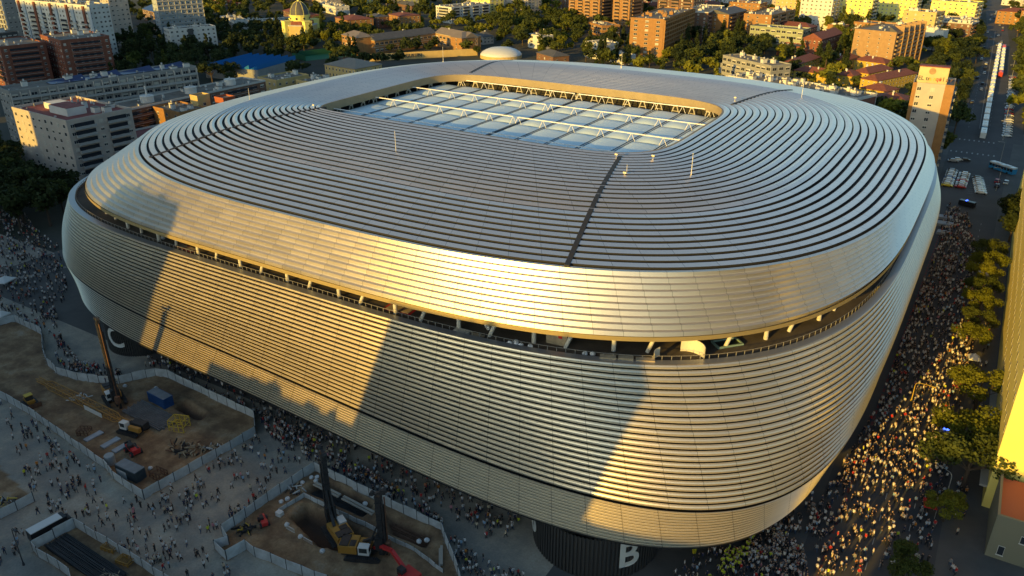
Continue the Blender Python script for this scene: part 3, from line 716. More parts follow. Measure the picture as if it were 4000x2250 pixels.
# lattice boom lying in the pit with its crane
t = empty('crawler_crane', (-19.2,-132.6,0), radians(10)); tag(t, 'crane with white cab and long orange lattice boom lowered across the left pit', 'crane')
crawler(t, 5.5, 4.0)
b = MB(); b.box(-1.6,-1.4,1.1,3.4,1.4,1.3,1); b.box(0,-.3,1.3,3.4,1.4,2.6,1); b.box(.4,-1.45,1.3,3.3,-.7,2.3); b.build('machine_body', [M_ORG, M_BLK], t)
b = MB(); b.box(-1.8,-1.6,1.3,-.1,-.4,2.9); b.build('cab', M_GREYW, t); b = MB(); b.box(-1.86,-1.5,1.8,-1.8,-.5,2.8); b.box(-1.6,-1.65,1.9,-.4,-1.6,2.8); b.build('cab_window', M_GLASS, t)
bm_ = MB(); N_ = 26; L0, L1 = -1.6, -35.5
def bp(k, sy, sz):
    f = k/N_; w_ = 1.1*(1 if .08 < f < .85 else .55); return Vector((L0+(L1-L0)*f, sy*w_*.75+.2+f*6.5, 1.7+sz*w_*.6-f*.5))
for sy in (-1, 1):
    for sz in (-1, 1):
        for k in range(N_): bm_.beam(bp(k,sy,sz), bp(k+1,sy,sz), .14)
for k in range(N_):
    a = 1 if k % 2 else -1
    for sz in (-1, 1): bm_.beam(bp(k,a,sz), bp(k+1,-a,sz), .07)
    for sy in (-1, 1): bm_.beam(bp(k,sy,a), bp(k+1,sy,-a), .07)
bm_.build('lattice_boom', M_ORG, t)
b = MB(); b.beam(bp(6,-1.15,-.7), bp(11,-1.15,-.7), .05, 1.1); b.build('boom_banner', M_GREYW, t)
for (x, y, lb) in ((-24.5,-138.3,'left'),(-19.4,-137.8,'middle'),(-16.0,-137.5,'right')):
    s_ = MB(); s_.box(-.7,-1.9,.12,.7,1.9,.42); s_.box(-.6,-1.5,0,.6,-1.3,.12); s_.box(-.6,1.3,0,.6,1.5,.12)
    o = s_.build('concrete_slab', mat('slab_grey', (0.30,0.33,0.37), .8, var=.15, scale=.8), loc=(x, y, 0)); tag(o, {'left':'leftmost','middle':'middle','right':'rightmost'}[lb]+' of the three grey concrete slabs lying by the near fence', 'slab', 'grey concrete slabs')
def loader(x, y, rz, label, arm=True, sc=1.0):
    e = empty('telehandler', (x, y, 0), rz); e.scale = (sc,)*3; tag(e, label, 'loader')
    b = MB(); b.box(-2.0,-.7,.7,1.6,.7,1.25); b.box(-2.1,-.75,1.25,-.7,.75,1.75); b.box(1.2,-.6,.8,2.0,.6,1.4); b.build('machine_body', M_RED, e)
    c = MB(); c.box(-.6,-.1,1.25,.8,.75,2.3); c.build('cab', M_BLK, e)
    if arm: c = MB(); c.beam((-1.9,-.45,1.7),(2.9,-.45,1.2),.35); c.box(2.8,-.9,.2,3.0,.4,1.3); c.beam((3,-.6,.3),(4.0,-.6,.3),.12); c.beam((3,.1,.3),(4.0,.1,.3),.12); c.build('arm', M_BLK, e)
    for wx in (-1.3,1.3):
        for wy in (-.95,.95):
            w_ = MB(); w_.tube((wx,wy-.22,.6),(wx,wy+.22,.6),.6,n=14); wo = w_.build('wheel', M_BLK, e); w_ = MB(); w_.tube((wx,wy-.25,.6),(wx,wy+.25,.6),.25,n=8); w_.build('rim', M_RED, wo)
loader(-12.6,-137.2,radians(170),'red telehandler with raised black cab beside the grey slabs')
loader(26.2,-138.0,radians(150),'small red loader at the left edge of the front pit', False, .75)
e = empty('bulldozer', (-47.8,-138.4,0), radians(-10)); tag(e, 'orange bulldozer with rusty blade at the far left of the pit', 'bulldozer'); crawler(e, 3.6, 2.6)
b = MB(); b.box(-1.6,-.8,.8,1.2,.8,1.6); b.box(-1.5,-.7,1.6,-.2,.7,1.9); b.build('machine_body', M_ORG, e); b = MB(); b.box(-.6,-.7,1.6,.6,.7,2.7); b.build('cab', M_BLK, e); b = MB(); b.box(-.7,-.8,2.7,.7,.8,2.85); b.build('cab_roof', M_YEL, e); b = MB(); b.box(2.2,-1.6,.1,2.4,1.6,1.3); b.beam((1.2,-1,.5),(2.2,-1,.5),.2); b.beam((1.2,1,.5),(2.2,1,.5),.2); b.build('blade', M_RUST, e)
e = empty('excavator', (57.3,-135.2,0), radians(170)); tag(e, 'red excavator with its arm stretched out at the bottom of the front pit', 'excavator'); crawler(e, 4.0, 2.8)
b = MB(); b.box(-1.9,-1.2,1.0,1.3,1.2,2.1); b.build('machine_body', M_RED, e); b = MB(); b.box(.2,.2,1.6,1.5,1.2,2.9); b.build('cab', M_BLK, e)
b = MB(); b.beam((1.2,-.2,1.8),(4.2,-.2,3.9),.55,.7); b.beam((4.2,-.2,3.9),(6.6,-.2,3.2),.55,.6); b.build('boom', M_RED, e); b = MB(); b.beam((6.5,-.2,3.4),(9.2,-.2,1.4),.4,.5); b.build('stick', M_RED, e)
b = MB(); b.box(8.8,-.8,.5,10.2,.4,1.3); b.beam((8.8,-.2,1.4),(10.4,-.2,.3),.9,.3); b.build('bucket', M_BLK, e)
# black steel bars
e = empty('steel_bars', (7.0,-160.6,0), radians(-1)); tag(e, 'wide stack of black reinforcing bars behind the bottom left fence', 'steel bars'); r = random.Random(3)
for q in range(3):
    b = MB()
    for i in range(60):
        y = -1.9+q*1.3+r.uniform(0,1.25); x0 = -8.2+r.uniform(-.6,.6); zz_ = .15+r.uniform(0,.55); b.beam((x0,y,zz_),(x0+17+r.uniform(-1,1),y+r.uniform(-.15,.15),zz_+r.uniform(-.05,.1)),.09)
    b.build('bar_bundle', M_BLK, e)
for (x, y, L_, n, lb, mt) in ((33,-125.4,13,26,'dark steel bars lying in the left trench of the front pit',M_BLK),(48.6,-126.1,11,22,'rusty steel bars lying in the right trench of the front pit',M_RUST)):
    e = empty('steel_bars', (x, y, -1.3), 0); tag(e, lb, 'steel bars')
    for q in range(2):
        b = MB()
        for i in range(n): yy = -1.4+q*1.4+r.uniform(0,1.3); b.beam((-L_/2+r.uniform(-.5,.5),yy,r.uniform(0,.3)),(L_/2+r.uniform(-.5,.5),yy+r.uniform(-.1,.1),r.uniform(0,.3)),.1)
        b.build('bar_bundle', mt, e)
for (a, b_, z, lb) in (((26.3,-125.0),(33,-125.2),.35,'pale concrete beam across the left end of the trench'),((33.8,-125.2),(41.6,-125.6),.35,'pale concrete beam across the middle of the trench'),((57.4,-126.2),(60.0,-129.8),.5,'long pale pipe beside the right corner of the fence')):
    m_ = MB(); m_.beam((a[0],a[1],z),(b_[0],b_[1],z),.45,.35); m_.beam((a[0],a[1]-.55,z-.1),(b_[0],b_[1]-.55,z-.1),.3,.25); tag(m_.build('concrete_beam', mat('pale_concrete',(0.36,0.33,0.28),.85)), lb, 'beam')
for i, (x, y, rz, lb) in enumerate(((31.9,-137.0,-.05,'left one of the white barriers along the orange soil bank'),(36.8,-137.6,-.05,'right one of the white barriers along the orange soil bank'))):
    e = empty('barrier', (x, y, 0), rz); tag(e, lb, 'barrier', 'white barriers'); b = MB()
    for zz_ in (.25,1.05): b.beam((-1.1,0,zz_),(1.1,0,zz_),.07)
    for k in range(9): b.beam((-1.1+k*.275,0,.25),(-1.1+k*.275,0,1.05),.04)
    b.build('bars', M_GREYW, e); b = MB(); b.box(-1.0,-.25,0,-.8,.25,.12); b.box(.8,-.25,0,1.0,.25,.12); b.build('foot', M_BLK, e)
def debris(x, y, R_, n, label, mats_, seed):
    r = random.Random(seed); b = MB()
    for i in range(n):
        a, d_ = r.uniform(0,2*pi), R_*sqrt(r.random()); p = Vector((d_*cos(a), d_*sin(a)*.6, r.uniform(.1,.6))); q = p+Vector((r.uniform(-1.6,1.6), r.uniform(-1.6,1.6), r.uniform(-.2,.4)))
        b.beam(p, q, r.uniform(.08,.3), r.uniform(.06,.5), r.randrange(len(mats_)))
    tag(b.build('debris_pile', mats_, loc=(x, y, 0)), label, 'debris')
debris(-4.0,-131.0,4.2,60,'heap of splintered timber and scrap by the right fence of the left pit',[M_RUST,M_PLY,M_BLK],4)
debris(1.0,-127.5,2.6,26,'pale boards and pallets piled against the left pit fence',[M_PLY,M_PANEL],5)
debris(-19.5,-160.5,3.6,45,'yellow and grey debris behind the short fence at the left edge',[M_YEL,M_PLY,M_PANEL,M_BLK],6)
debris(-40.5,-131.0,2.0,14,'white pallets lying beside the lattice boom',[M_PANEL,M_GREYW],8)
debris(24.8,-141.0,1.6,30,'dark scrap and a yellow bucket in the fence corner of the front pit',[M_BLK,M_BLK,M_YEL],9)
debris(14.6,-160.8,2.2,22,'dark timber scraps at the right end of the black bars',[M_BLK,M_PLY],10)
debris(24.6,-128.6,2.0,30,'grey rubble and drums left of the inner fence',[M_BLK,M_PANEL,M_PLY],11)
b = MB(); b.lathe([(1.0,0),(1.0,2.2),(.9,2.35)],14); tag(b.build('water_tank', mat('tank_grey',(0.28,0.31,0.33),.7), loc=(-13.0,-142.0,0)), 'grey cylindrical tank inside the fence left of the dark container', 'tank')
b = MB(); b.box(-.6,-.5,.12,.6,.5,1.2); b.box(-.65,-.55,0,.65,.55,.12); tag(b.build('liquid_tank', M_GREYW, loc=(27.4,-135.2,0)), 'white cube tank at the left end of the low inner fence', 'tank')
# ================================================================== BUILDINGS
W = {
 'cream': mat('render_cream', (0.44,0.39,0.34), .85, var=.1, scale=.15), 'white': mat('render_white', (0.58,0.57,0.54), .8, var=.1, scale=.15),
 'brick': mat('brick_red', (0.20,0.07,0.042), .85, var=.2, scale=.5), 'orange': mat('brick_orange', (0.30,0.155,0.055), .85, var=.15, scale=.5),
 'tan': mat('brick_tan', (0.34,0.21,0.10), .85, var=.15, scale=.4), 'brown': mat('brick_brown', (0.16,0.085,0.055), .85, var=.2, scale=.4),
 'grey': mat('concrete_grey', (0.27,0.27,0.26), .85, var=.12, scale=.2), 'yellow': mat('render_yellow', (0.48,0.33,0.05), .85, var=.1, scale=.3),
 'ochre': mat('render_ochre', (0.52,0.38,0.16), .85, var=.1, scale=.3), 'lemon': mat('render_pale_yellow', (0.74,0.66,0.20), .8, var=.06, scale=.1),
 'glassy': mat('green_glass_panels', (0.28,0.31,0.20), .35, .2, var=.15, scale=.1), 'bluew': mat('pale_blue_render', (0.36,0.42,0.48), .7), 'slate': mat('slate_grey_roof', (0.085,0.085,0.09), .7, var=.2, scale=.3),
 'tile': mat('red_roof_tiles', (0.19,0.06,0.04), .85, var=.25, scale=.8), 'flat': mat('flat_roof_gravel', (0.16,0.145,0.125), .95, var=.35, scale=.12), 'redflat': mat('red_roof_paint', (0.20,0.05,0.045), .85, var=.2, scale=.3),
 'zinc': mat('brown_zinc_roof', (0.26,0.21,0.16), .5, .3, var=.1, scale=.2), 'pv': mat('solar_panels_blue', (0.012,0.025,0.10), .3), 'terr': mat('terracotta_terrace', (0.34,0.10,0.05), .85), 'dark': mat('dark_cladding', (0.05,0.055,0.06), .5),
}
M_FRAME = mat('window_frame_white', (0.55,0.54,0.50), .6); M_WG = mat('window_glass', (0.03,0.035,0.045), .12); M_BLIND = mat('window_blind', (0.50,0.47,0.40), .8)
M_RAIL = mat('balcony_rail', (0.33,0.34,0.34), .6); M_SLABW = mat('balcony_slab', (0.48,0.47,0.44), .8); M_AWN = mat('green_awning', (0.03,0.12,0.08), .8)
def winmesh(w_, h_, blind=0.0, split=True):
    mb = MB(); mb.box(-w_/2, -.05, 0, w_/2, .02, h_, 0); g0 = h_*(1-blind)
    k = 2 if split else 1
    for i in range(k):
        x0 = -w_/2+.07+(w_/k)*i; mb.box(x0, -.07, .07, x0+w_/k-.12, -.045, h_-.07, 1)
        if blind: mb.box(x0, -.09, g0, x0+w_/k-.12, -.065, h_-.07, 2)
    mb.box(-w_/2-.08, -.14, -.1, w_/2+.08, .0, 0, 0)
    return mb
WINMB = {'std': [winmesh(1.5,1.4,b) for b in (0,.4,.9)], 'tall': [winmesh(1.0,1.9,b,False) for b in (0,.3)], 'wide': [winmesh(2.6,1.5,b) for b in (0,.5,.9)], 'small': [winmesh(.9,1.0,b,False) for b in (0,.5)], 'big': [winmesh(3.2,1.9,b) for b in (0,.4)]}
WIN = {k: [b.mesh('window', [M_FRAME, M_WG, M_BLIND]) for b in v] for k, v in WINMB.items()}
FOOT = []
_bal = {}
def balmesh(w_, d_=1.1, bm=None):
    k = (round(w_, 1), d_, bm)
    if k not in _bal:
        mb = MB(); mb.box(-w_/2, -d_, 0, w_/2, 0, .16, 0); mb.box(-w_/2, -d_, .16, w_/2, -d_+.06, 1.1, 1)
        mb.box(-w_/2, -d_, .16, -w_/2+.05, 0, 1.1, 1); mb.box(w_/2-.05, -d_, .16, w_/2, 0, 1.1, 1); mb.box(-w_/2+.15, -.05, .16, w_/2-.15, .01, 2.4, 2)
        _bal[k] = mb.mesh('balcony', [M_SLABW, W[bm] if bm else M_RAIL, M_WG])
    return _bal[k]
def boxroof(root, L_, D_, h, n, seed, m_=None, sizes=(1.5,3.5)):
    r = random.Random(seed)
    for i in range(n):
        w_, d_, hh = r.uniform(*sizes), r.uniform(*sizes), r.uniform(1.2, 2.8)
        x = -r.uniform(1+w_/2, max(L_-1-w_/2, 2+w_/2)); y = r.uniform(1+d_/2, max(D_-1-d_/2, 1.5+d_/2))
        b = MB(); b.box(x-w_/2, y-d_/2, h, x+w_/2, y+d_/2, h+hh, 0); b.box(x-w_/2-.1, y-d_/2-.1, h+hh, x+w_/2+.1, y+d_/2+.1, h+hh+.15, 1)
        if r.random() < .5: b.box(x-.3, y-.3, h+hh+.15, x+.3, y+.3, h+hh+1.1, 0)
        b.build('roof_hut', [m_ or W['white'], W['flat']], root)
    b = MB()
    for i in range(n*3):
        x, y = -r.uniform(.8, L_-.8), r.uniform(.8, max(D_-.8, 1)); s_ = r.uniform(.2,.45); b.box(x-s_, y-s_, h, x+s_, y+s_, h+r.uniform(.5,1.5), r.randrange(2))
    if n: b.build('roof_vents', [W['white'], W['grey']], root)
def hip(L_, D_, h, rise, over=.5, gable=False):
    mb = MB(); x0, x1, y0, y1 = -L_-over, over, -over, D_+over; ins = 0.01 if gable else min(L_, D_)/2
    if L_ >= D_: a, b_ = (x0+ins, (y0+y1)/2, h+rise), (x1-ins, (y0+y1)/2, h+rise)
    else: a, b_ = ((x0+x1)/2, y0+ins, h+rise), ((x0+x1)/2, y1-ins, h+rise)
    P = [(x0,y0,h),(x1,y0,h),(x1,y1,h),(x0,y1,h)]
    if L_ >= D_:
        mb.face([P[0],P[1],b_,a]); mb.face([P[2],P[3],a,b_]); mb.face([P[1],P[2],b_]); mb.face([P[3],P[0],a])
    else:
        mb.face([P[1],P[2],b_,a]); mb.face([P[3],P[0],a,b_]); mb.face([P[0],P[1],a]); mb.face([P[2],P[3],b_])
    mb.face([(x0,y0,h-.25),(x1,y0,h-.25),(x1,y1,h-.25),(x0,y1,h-.25)])
    for i in range(4): a, b2 = P[i], P[(i+1) % 4]; mb.face([(a[0],a[1],h-.25),(b2[0],b2[1],h-.25),b2,a])
    return mb
def bld(name, label, x, y, rot, L_, D_, h, wall, fl, nf, ns, cat='building', roof='flat', rm='flat', rise=3, win='std', winside=None, balf=0, bals=0, ribf=False, ribs=False, clutter=3, group=None, seed=None, base=0.6, parapet=.9, bands=False, hutm=None):
    seed = seed if seed is not None else int(abs(x*7+y*13)); r = random.Random(seed)
    e = empty(name, (x, y, 0), radians(rot)); tag(e, label, cat, group); FOOT.append((x, y, radians(rot), L_, D_))
    mb = MB(); mb.box(-L_, 0, 0, 0, D_, h, 0)
    bm = wall if wall in ('orange','brick','brown','tan') and seed not in (11,23) else None
    if bands:
        for k in range(1, fl+1): mb.box(-L_-.12, -.12, base+(h-base)*k/fl-.3, .12, D_+.12, base+(h-base)*k/fl-.05, 1)
    mb.build('wall', [W[wall], M_SLABW], e)
    if roof == 'flat':
        b = MB(); p = parapet
        for q in ((-L_-.1,-.1,.1,.25),(-L_-.1,D_-.25,.1,D_+.1),(-L_-.1,.25,-L_+.25,D_-.25),(-.25,.25,.1,D_-.25)): b.box(q[0],q[1],h,q[2],q[3],h+p)
        b.build('parapet', W[wall] if wall != 'brown' else M_SLABW, e)
        b = MB(); b.box(-L_+.25,.25,h+.004,-.25,D_-.25,h+.12); b.build('roof', W[rm], e); boxroof(e, L_, D_, h+.1, clutter, seed, hutm)
    elif roof in ('hip', 'gable'):
        ro = hip(L_, D_, h+.27, rise, .5, roof == 'gable').build('roof', W[rm], e)
        if roof == 'gable':
            b = MB()
            if L_ >= D_:
                for X in (-.02, -L_+.02): b.face([(X,0,h),(X,D_,h),(X,D_/2,h+rise-.2)])
            else:
                for Y in (.02, D_-.02): b.face([(-L_,Y,h),(0,Y,h),(-L_/2,Y,h+rise-.2)])
            b.build('gable_wall', W[wall], e)
        for i in range(min(clutter, 3)):
            b = MB(); X, Y = -L_*r.uniform(.25,.75), D_*r.uniform(.25,.75); b.box(X-.4,Y-.4,h,X+.4,Y+.4,h+rise+.6); b.box(X-.5,Y-.5,h+rise+.6,X+.5,Y+.5,h+rise+.8); b.build('chimney', W['white'], ro)
    fh = (h-base)/fl; slots = []
    ws_ = winside or win
    for k in range(fl):
        z = base+k*fh+fh*.28
        for i in range(nf): slots.append(((-L_+L_*(i+.5)/nf, -.03, z), 0, win, h-z))
        for i in range(ns): slots.append(((.03, D_*(i+.5)/ns, z), pi/2, ws_, h-z+.5))
    slots.sort(key=lambda s_: s_[3]); st = MB()
    for q, (p, rz, wk, _) in enumerate(slots):
        c = r.choices(range(len(WIN[wk])), [5,3,2][:len(WIN[wk])])[0]
        if q < 92: child(WIN[wk][c], 'window', e, p, rz)
        else: st.add(WINMB[wk][c], Matrix.Translation(p) @ Matrix.Rotation(rz, 4, 'Z'))
    if st.v: tag(st.build('windows', [M_FRAME, M_WG, M_BLIND], e), kind='stuff')
    nb = 0
    for k in range(1, fl):
        z = base+k*fh
        for i in range(balf):
            if nb < 60: w_ = L_/balf*.62; child(balmesh(w_, 1.1, bm), 'balcony', e, (-L_+L_*(i+.5)/balf, -.08, z)); nb += 1
        for i in range(bals):
            if nb < 90: w_ = D_/bals*.62; child(balmesh(w_, 1.1, bm), 'balcony', e, (.08, D_*(i+.5)/bals, z), pi/2); nb += 1
    if ribf:
        for k in range(fl):
            z = base+k*fh; b = MB(); b.box(-L_+.2,-1.3,z,-.2,-.1,z+.15,0); b.box(-L_+.2,-1.36,z+.15,-.2,-1.3,z+1.1,1)
            for i in range(nf+1): X = -L_+.2+(L_-.4)*i/nf; b.box(X-.06,-1.3,z+.15,X+.06,-.1,z+fh,0)
            b.build('balcony', [W[bm] if bm else M_SLABW, W[bm] if bm else M_RAIL], e)
    if ribs:
        for k in range(fl):
            z = base+k*fh; b = MB(); b.box(.1,.2,z,1.3,D_-.2,z+.15,0); b.box(1.3,.2,z+.15,1.36,D_-.2,z+1.1,1)
            for i in range(ns+1): Y = .2+(D_-.4)*i/ns; b.box(.1,Y-.06,z+.15,1.3,Y+.06,z+fh,0)
            b.build('balcony', [W[bm] if bm else M_SLABW, W[bm] if bm else M_RAIL], e)
    return e
A = 'apartment_building'
# --- left side
e = bld(A,'cream apartment block with sunlit left wall and dark red roof terrace, nearest on the left',-187,-38,-3.4,43,27.5,26,'cream',8,9,7,roof='flat',rm='redflat',clutter=6,balf=0,bals=2,winside='std',parapet=1.1,seed=3)
b = MB(); b.box(-24,6,26.1,-10,14,29.2); b.box(-34,9,26.1,-26,16,28.6); b.build('stair_house', W['white'], e)
b = MB(); b.box(-23.8,6.2,29.2,-10.2,13.8,29.35); b.build('stair_roof', W['redflat'], e)
e = bld(A,'long grey terraced slab with continuous balconies and blue solar panels on its roof',-270.7,-14.7,-11.3,16,92,25,'grey',7,4,22,ribs=True,winside='wide',clutter=9,seed=11,rm='flat')
for k in range(4):
    b = MB(); b.face([(-10.5,20+k*17.4,25.9),(-4.6,20+k*17.4,25.5),(-4.6,36.8+k*17.4,25.5),(-10.5,36.8+k*17.4,27.6)]); b.face([(-10.5,20+k*17.4,25.3),(-10.5,36.8+k*17.4,25.3),(-10.5,36.8+k*17.4,27.6),(-10.5,20+k*17.4,25.9)]); b.build('solar_panels', W['pv'], e)
bld(A,'red brick apartment block with white glazed corner, at the left edge behind the slab',-414,58,-10.8,42,26.5,25,'brick',7,8,5,balf=2,bals=1,clutter=5,bands=False,seed=21)
bld(A,'red brick apartment block with white corner bays, right of its brick twin',-394.3,85.6,-13.3,40,30,27,'brick',7,8,7,balf=0,bals=1,clutter=6,seed=22)
e = bld(A,'tall white apartment slab with red vertical stripes and crowded rooftop huts',-453.8,144.9,0,93,17,40,'white',12,22,5,clutter=14,balf=7,seed=23)
for k in range(5):
    b = MB(); b.box(-90+k*21,-.9,0,-87.5+k*21,-.1,40); b.build('red_stripe', W['brick'], e)
    b = MB(); b.box(-84+k*21,-.7,0,-80.5+k*21,-.1,40); b.build('stair_strip', W['bluew'], e)
bld(A,'grey white apartment block behind the white slab at the upper left corner',-575,150,-4,60,22,52,'grey',14,12,6,clutter=4,ribf=True,seed=24)
bld('office_building','dark glass office block low at the left edge under the white slab',-500,96,0,50,20,22,'dark',6,12,5,win='wide',clutter=3,seed=25)
bld(A,'pale blue banded tower behind the right end of the white slab',-500,235,-22,14,38,48,'bluew',13,3,8,ribs=True,clutter=2,seed=26)
bld(A,'tall pale tower between the white slab and the banded tower',-520,205,-10,16,16,52,'cream',14,3,4,clutter=2,seed=27)
e = bld(A,'white villa style apartment block among the dark trees at upper left',-436.8,196.5,-21.3,14.5,36,19,'white',6,4,9,clutter=7,seed=28)
b = MB(); b.box(.1,14,0,.8,18,19.3); b.build('stair_strip', W['dark'], e)
bld('school','long brick school with blue grey sheet roof at the top left',-582,305,-18.7,82,22,11,'brown',3,24,6,roof='gable',rm='pv',rise=4,clutter=1,seed=29,bands=True)
bld('school','brick school wing nearer than the long roof, with white framed bays',-540,262,-18.7,30,40,10,'brown',3,8,12,roof='gable',rm='slate',rise=3,clutter=1,seed=30,bands=True)
bld('house','low white terrace row right of the brick school',-500,330,-25,14,70,8,'white',2,4,16,clutter=6,seed=31)
# low blocks between the slab and the stadium
e = bld(A,'low brown block with white round stair drums on its flat roof',-232,4,0,19,100,15,'brown',4,4,18,winside='wide',clutter=5,rm='flat',bals=3,seed=41)
for Y, rr in ((31, 3.2), (57, 3.0), (83, 3.0)):
    b = MB(); b.lathe([(rr,15),(rr,17.8)],20,(-9,Y,0)); b.lathe([(rr+.15,17.8),(rr+.15,18.3)],20,(-9,Y,0)); b.tube((-9,Y,17),(-9,Y,23 if Y == 31 else 19.4),.35); b.build('stair_drum', W['white'], e)
bld(A,'orange brown brick block with a blank gable beside the round stair drums',-209,29,-4,22,15,14,'orange',4,3,4,clutter=4,seed=42)
bld('tower_house','yellow rendered stair tower behind the orange brown gable',-214,44,-4,6,7,18.5,'ochre',3,0,1,clutter=0,seed=43,cat='building')
bld('house','small salmon red roof cabin left of the stadium roof edge',-205,52,-4,7,7,17,'terr',1,1,1,clutter=0,seed=44)
bld(A,'dark red roofed low building directly left of the stadium',-176,-14,-4,34,36,11,'brown',3,4,6,rm='redflat',clutter=2,seed=45)
bld(A,'tan low block with white parapet above the far left edge of the stadium roof',-243,122,-6,18,24,11,'ochre',3,4,5,clutter=4,seed=46)
bld(A,'white roof cabins on an ochre block left of the brown pavilion',-225,132,-6,14,20,10,'ochre',3,3,4,clutter=6,seed=47)
# blue saw-tooth shed
e = empty('sports_hall', (-298,157,0), radians(12)); tag(e, 'sports hall with bright blue saw tooth roof', 'hall'); FOOT.append((-298,157,radians(12),42,44))
b = MB(); b.box(-42,0,0,0,44,7.5); b.build('wall', W['grey'], e)
M_BLUER = mat('blue_sheet_roof', (0.008,0.13,0.36), .7, spec=.2)
for k in range(7):
    x1 = -k*6; x0 = x1-6; b = MB()
    b.face([(x0,-.5,7.6),(x0,44.5,7.6),(x1-.2,44.5,10.4),(x1-.2,-.5,10.4)]); b.face([(x1-.2,-.5,10.4),(x1-.2,44.5,10.4),(x1,44.5,7.6),(x1,-.5,7.6)]); b.face([(x0,-.5,7.6),(x1-.2,-.5,10.4),(x1,-.5,7.6)]); b.face([(x0,44.5,7.6),(x1,44.5,7.6),(x1-.2,44.5,10.4)])
    b.build('roof_tooth', M_BLUER, e)
# school with pitched grey roofs, wall with writing
bld('school','school wing with hipped grey roof and bright sunlit window wall, left end',-314.6,273,-20.5,25,15,13,'orange',3,5,0,roof='hip',rm='zinc',rise=3.5,win='big',clutter=0,seed=51)
# wings follow the plan corners a-b-c
def wing(label, a, b_, depth, h, wall, rm, rise, fl, n, clutter=1, name='school', roof='gable', win='big', bands=True, cat='building'):
    """building whose front runs from a (left) to b (right) in plan"""
    L_ = math.hypot(b_[0]-a[0], b_[1]-a[1]); rot = math.degrees(atan2(b_[1]-a[1], b_[0]-a[0]))
    return bld(name, label, b_[0], b_[1], rot, L_, depth, h, wall, fl, n, 2, roof=roof, rm=rm, rise=rise, win=win, clutter=clutter, bands=bands, winside='tall', cat=cat)
wing('long two storey school wing with a row of white window bays under a grey roof',(-306,284),(-292,345),13,10.5,'orange','slate',4,2,14)
wing('sunlit school wing of window bays leading to the orange end wall',(-292,345),(-252,330),13,10.5,'tan','zinc',4,2,8)
bld('school','orange brick end block of the school with a hipped grey roof',-252,326,-15,14,20,11,'orange',3,1,2,roof='hip',rm='zinc',rise=3.5,clutter=0,win='tall',seed=52)
e = empty('boundary_wall', (-291,254,0)); tag(e, 'tan boundary wall with dark letters SAN AGUSTIN behind the stadium roof', 'wall')
wa = atan2(323-254, -235+291); wl = math.hypot(56, 69)
e.rotation_euler = (0, 0, wa); b = MB(); b.box(0,-.3,0,wl,.3,5.2); b.build('wall', W['ochre'], e)
me = glyph('SAN  AGUSTIN', 3.6, .2); me.materials.clear(); me.materials.append(W['dark']); o = child(me, 'wall_letters', e, (wl*.36,-.42,1.4)); o.rotation_euler = (pi/2,0,0)
bld('pavilion','low pavilion with brown hipped roof and pale sunlit window wall',-241,188,-6,30,24,8.5,'ochre',2,9,6,roof='hip',rm='zinc',rise=4,win='tall',clutter=0,seed=53)
e = empty('sports_court', (-330,232,0), radians(-18)); tag(e, 'green sports court enclosed by green netting left of the pavilion', 'court')
b = MB(); b.box(-22,0,.05,0,44,.1); b.build('court_floor', mat('court_green',(0.01,0.14,0.06),.8), e); b = MB()
for q in ((-22,0,0,.2),(-22,43.8,0,44),(-22,0,-21.8,44)): b.box(q[0],q[1],.1,q[2],q[3],4.2)
b.build('court_netting', mat('green_netting',(0.012,0.10,0.05),.85), e)
# white dome
e = empty('dome_hall', (-214,324,0)); tag(e, 'white domed sports hall just behind the stadium roof', 'hall'); b = MB()
b.lathe([(16,0),(16,2.8),(14.8,4.2),(12,5.8),(8.5,7.0),(4,7.7),(1,7.8)],36); o = b.build('dome_shell', mat('white_shell',(0.6,0.62,0.62),.45), e, smooth=True)
b = MB(); b.lathe([(16.2,0),(16.2,2.4)],36,cap=False); b.build('ring_wall', W['ochre'], e)
# church
e = empty('church', (-401,300,0), radians(-20)); tag(e, 'church with grey ribbed dome, golden lantern and octagonal sunlit body', 'church')
oct_ = lambda r_, a0=22.5: [(r_*cos(radians(a0+45*i)), r_*sin(radians(a0+45*i))) for i in range(8)]
b = MB(); b.prism(oct_(13.5), 0, 15); b.build('wall', W['ochre'], e); b = MB(); b.prism(oct_(14), 15, 15.8); b.prism(oct_(11), 15.8, 18.5, 1); b.build('cornice', [M_SLABW, W['tile']], e)
b = MB(); b.lathe([(8.3,18),(8.3,22.5),(8.9,22.6),(8.9,23.4)],16); d = b.build('drum', W['lemon'], e)
for i in range(8):
    a = radians(45*i); c_ = MB(); c_.lathe([(.2,-.9),(.9,-.9),(.9,.9),(.2,.9)],10); o = c_.build('round_window', M_WG, d, loc=(8.3*cos(a),8.3*sin(a),20.5)); o.rotation_euler = (0,pi/2,a); o.scale = (1,1,.25)
b = MB(); b.lathe([(8.2,23.4),(8.0,25.5),(7.3,28),(6.0,30.5),(4.0,32.6),(1.8,33.8),(.9,34.0)],24); dm = b.build('dome', W['slate'], e, smooth=True)
for i in range(8):
    a = 2*pi*i/8; rb = MB(); pr_ = [(8.25,23.4),(8.05,25.5),(7.35,28),(6.05,30.5),(4.05,32.6),(1.85,33.9)]
    for p, q in zip(pr_[:-1], pr_[1:]): rb.beam((p[0]*cos(a),p[0]*sin(a),p[1]),(q[0]*cos(a),q[0]*sin(a),q[1]),.3)
    rb.build('dome_rib', W['lemon'], dm)
b = MB(); b.lathe([(1.1,34),(1.1,36.2),(1.4,36.3),(.6,37.6),(.1,38.6)],10); b.build('lantern', W['lemon'], e)
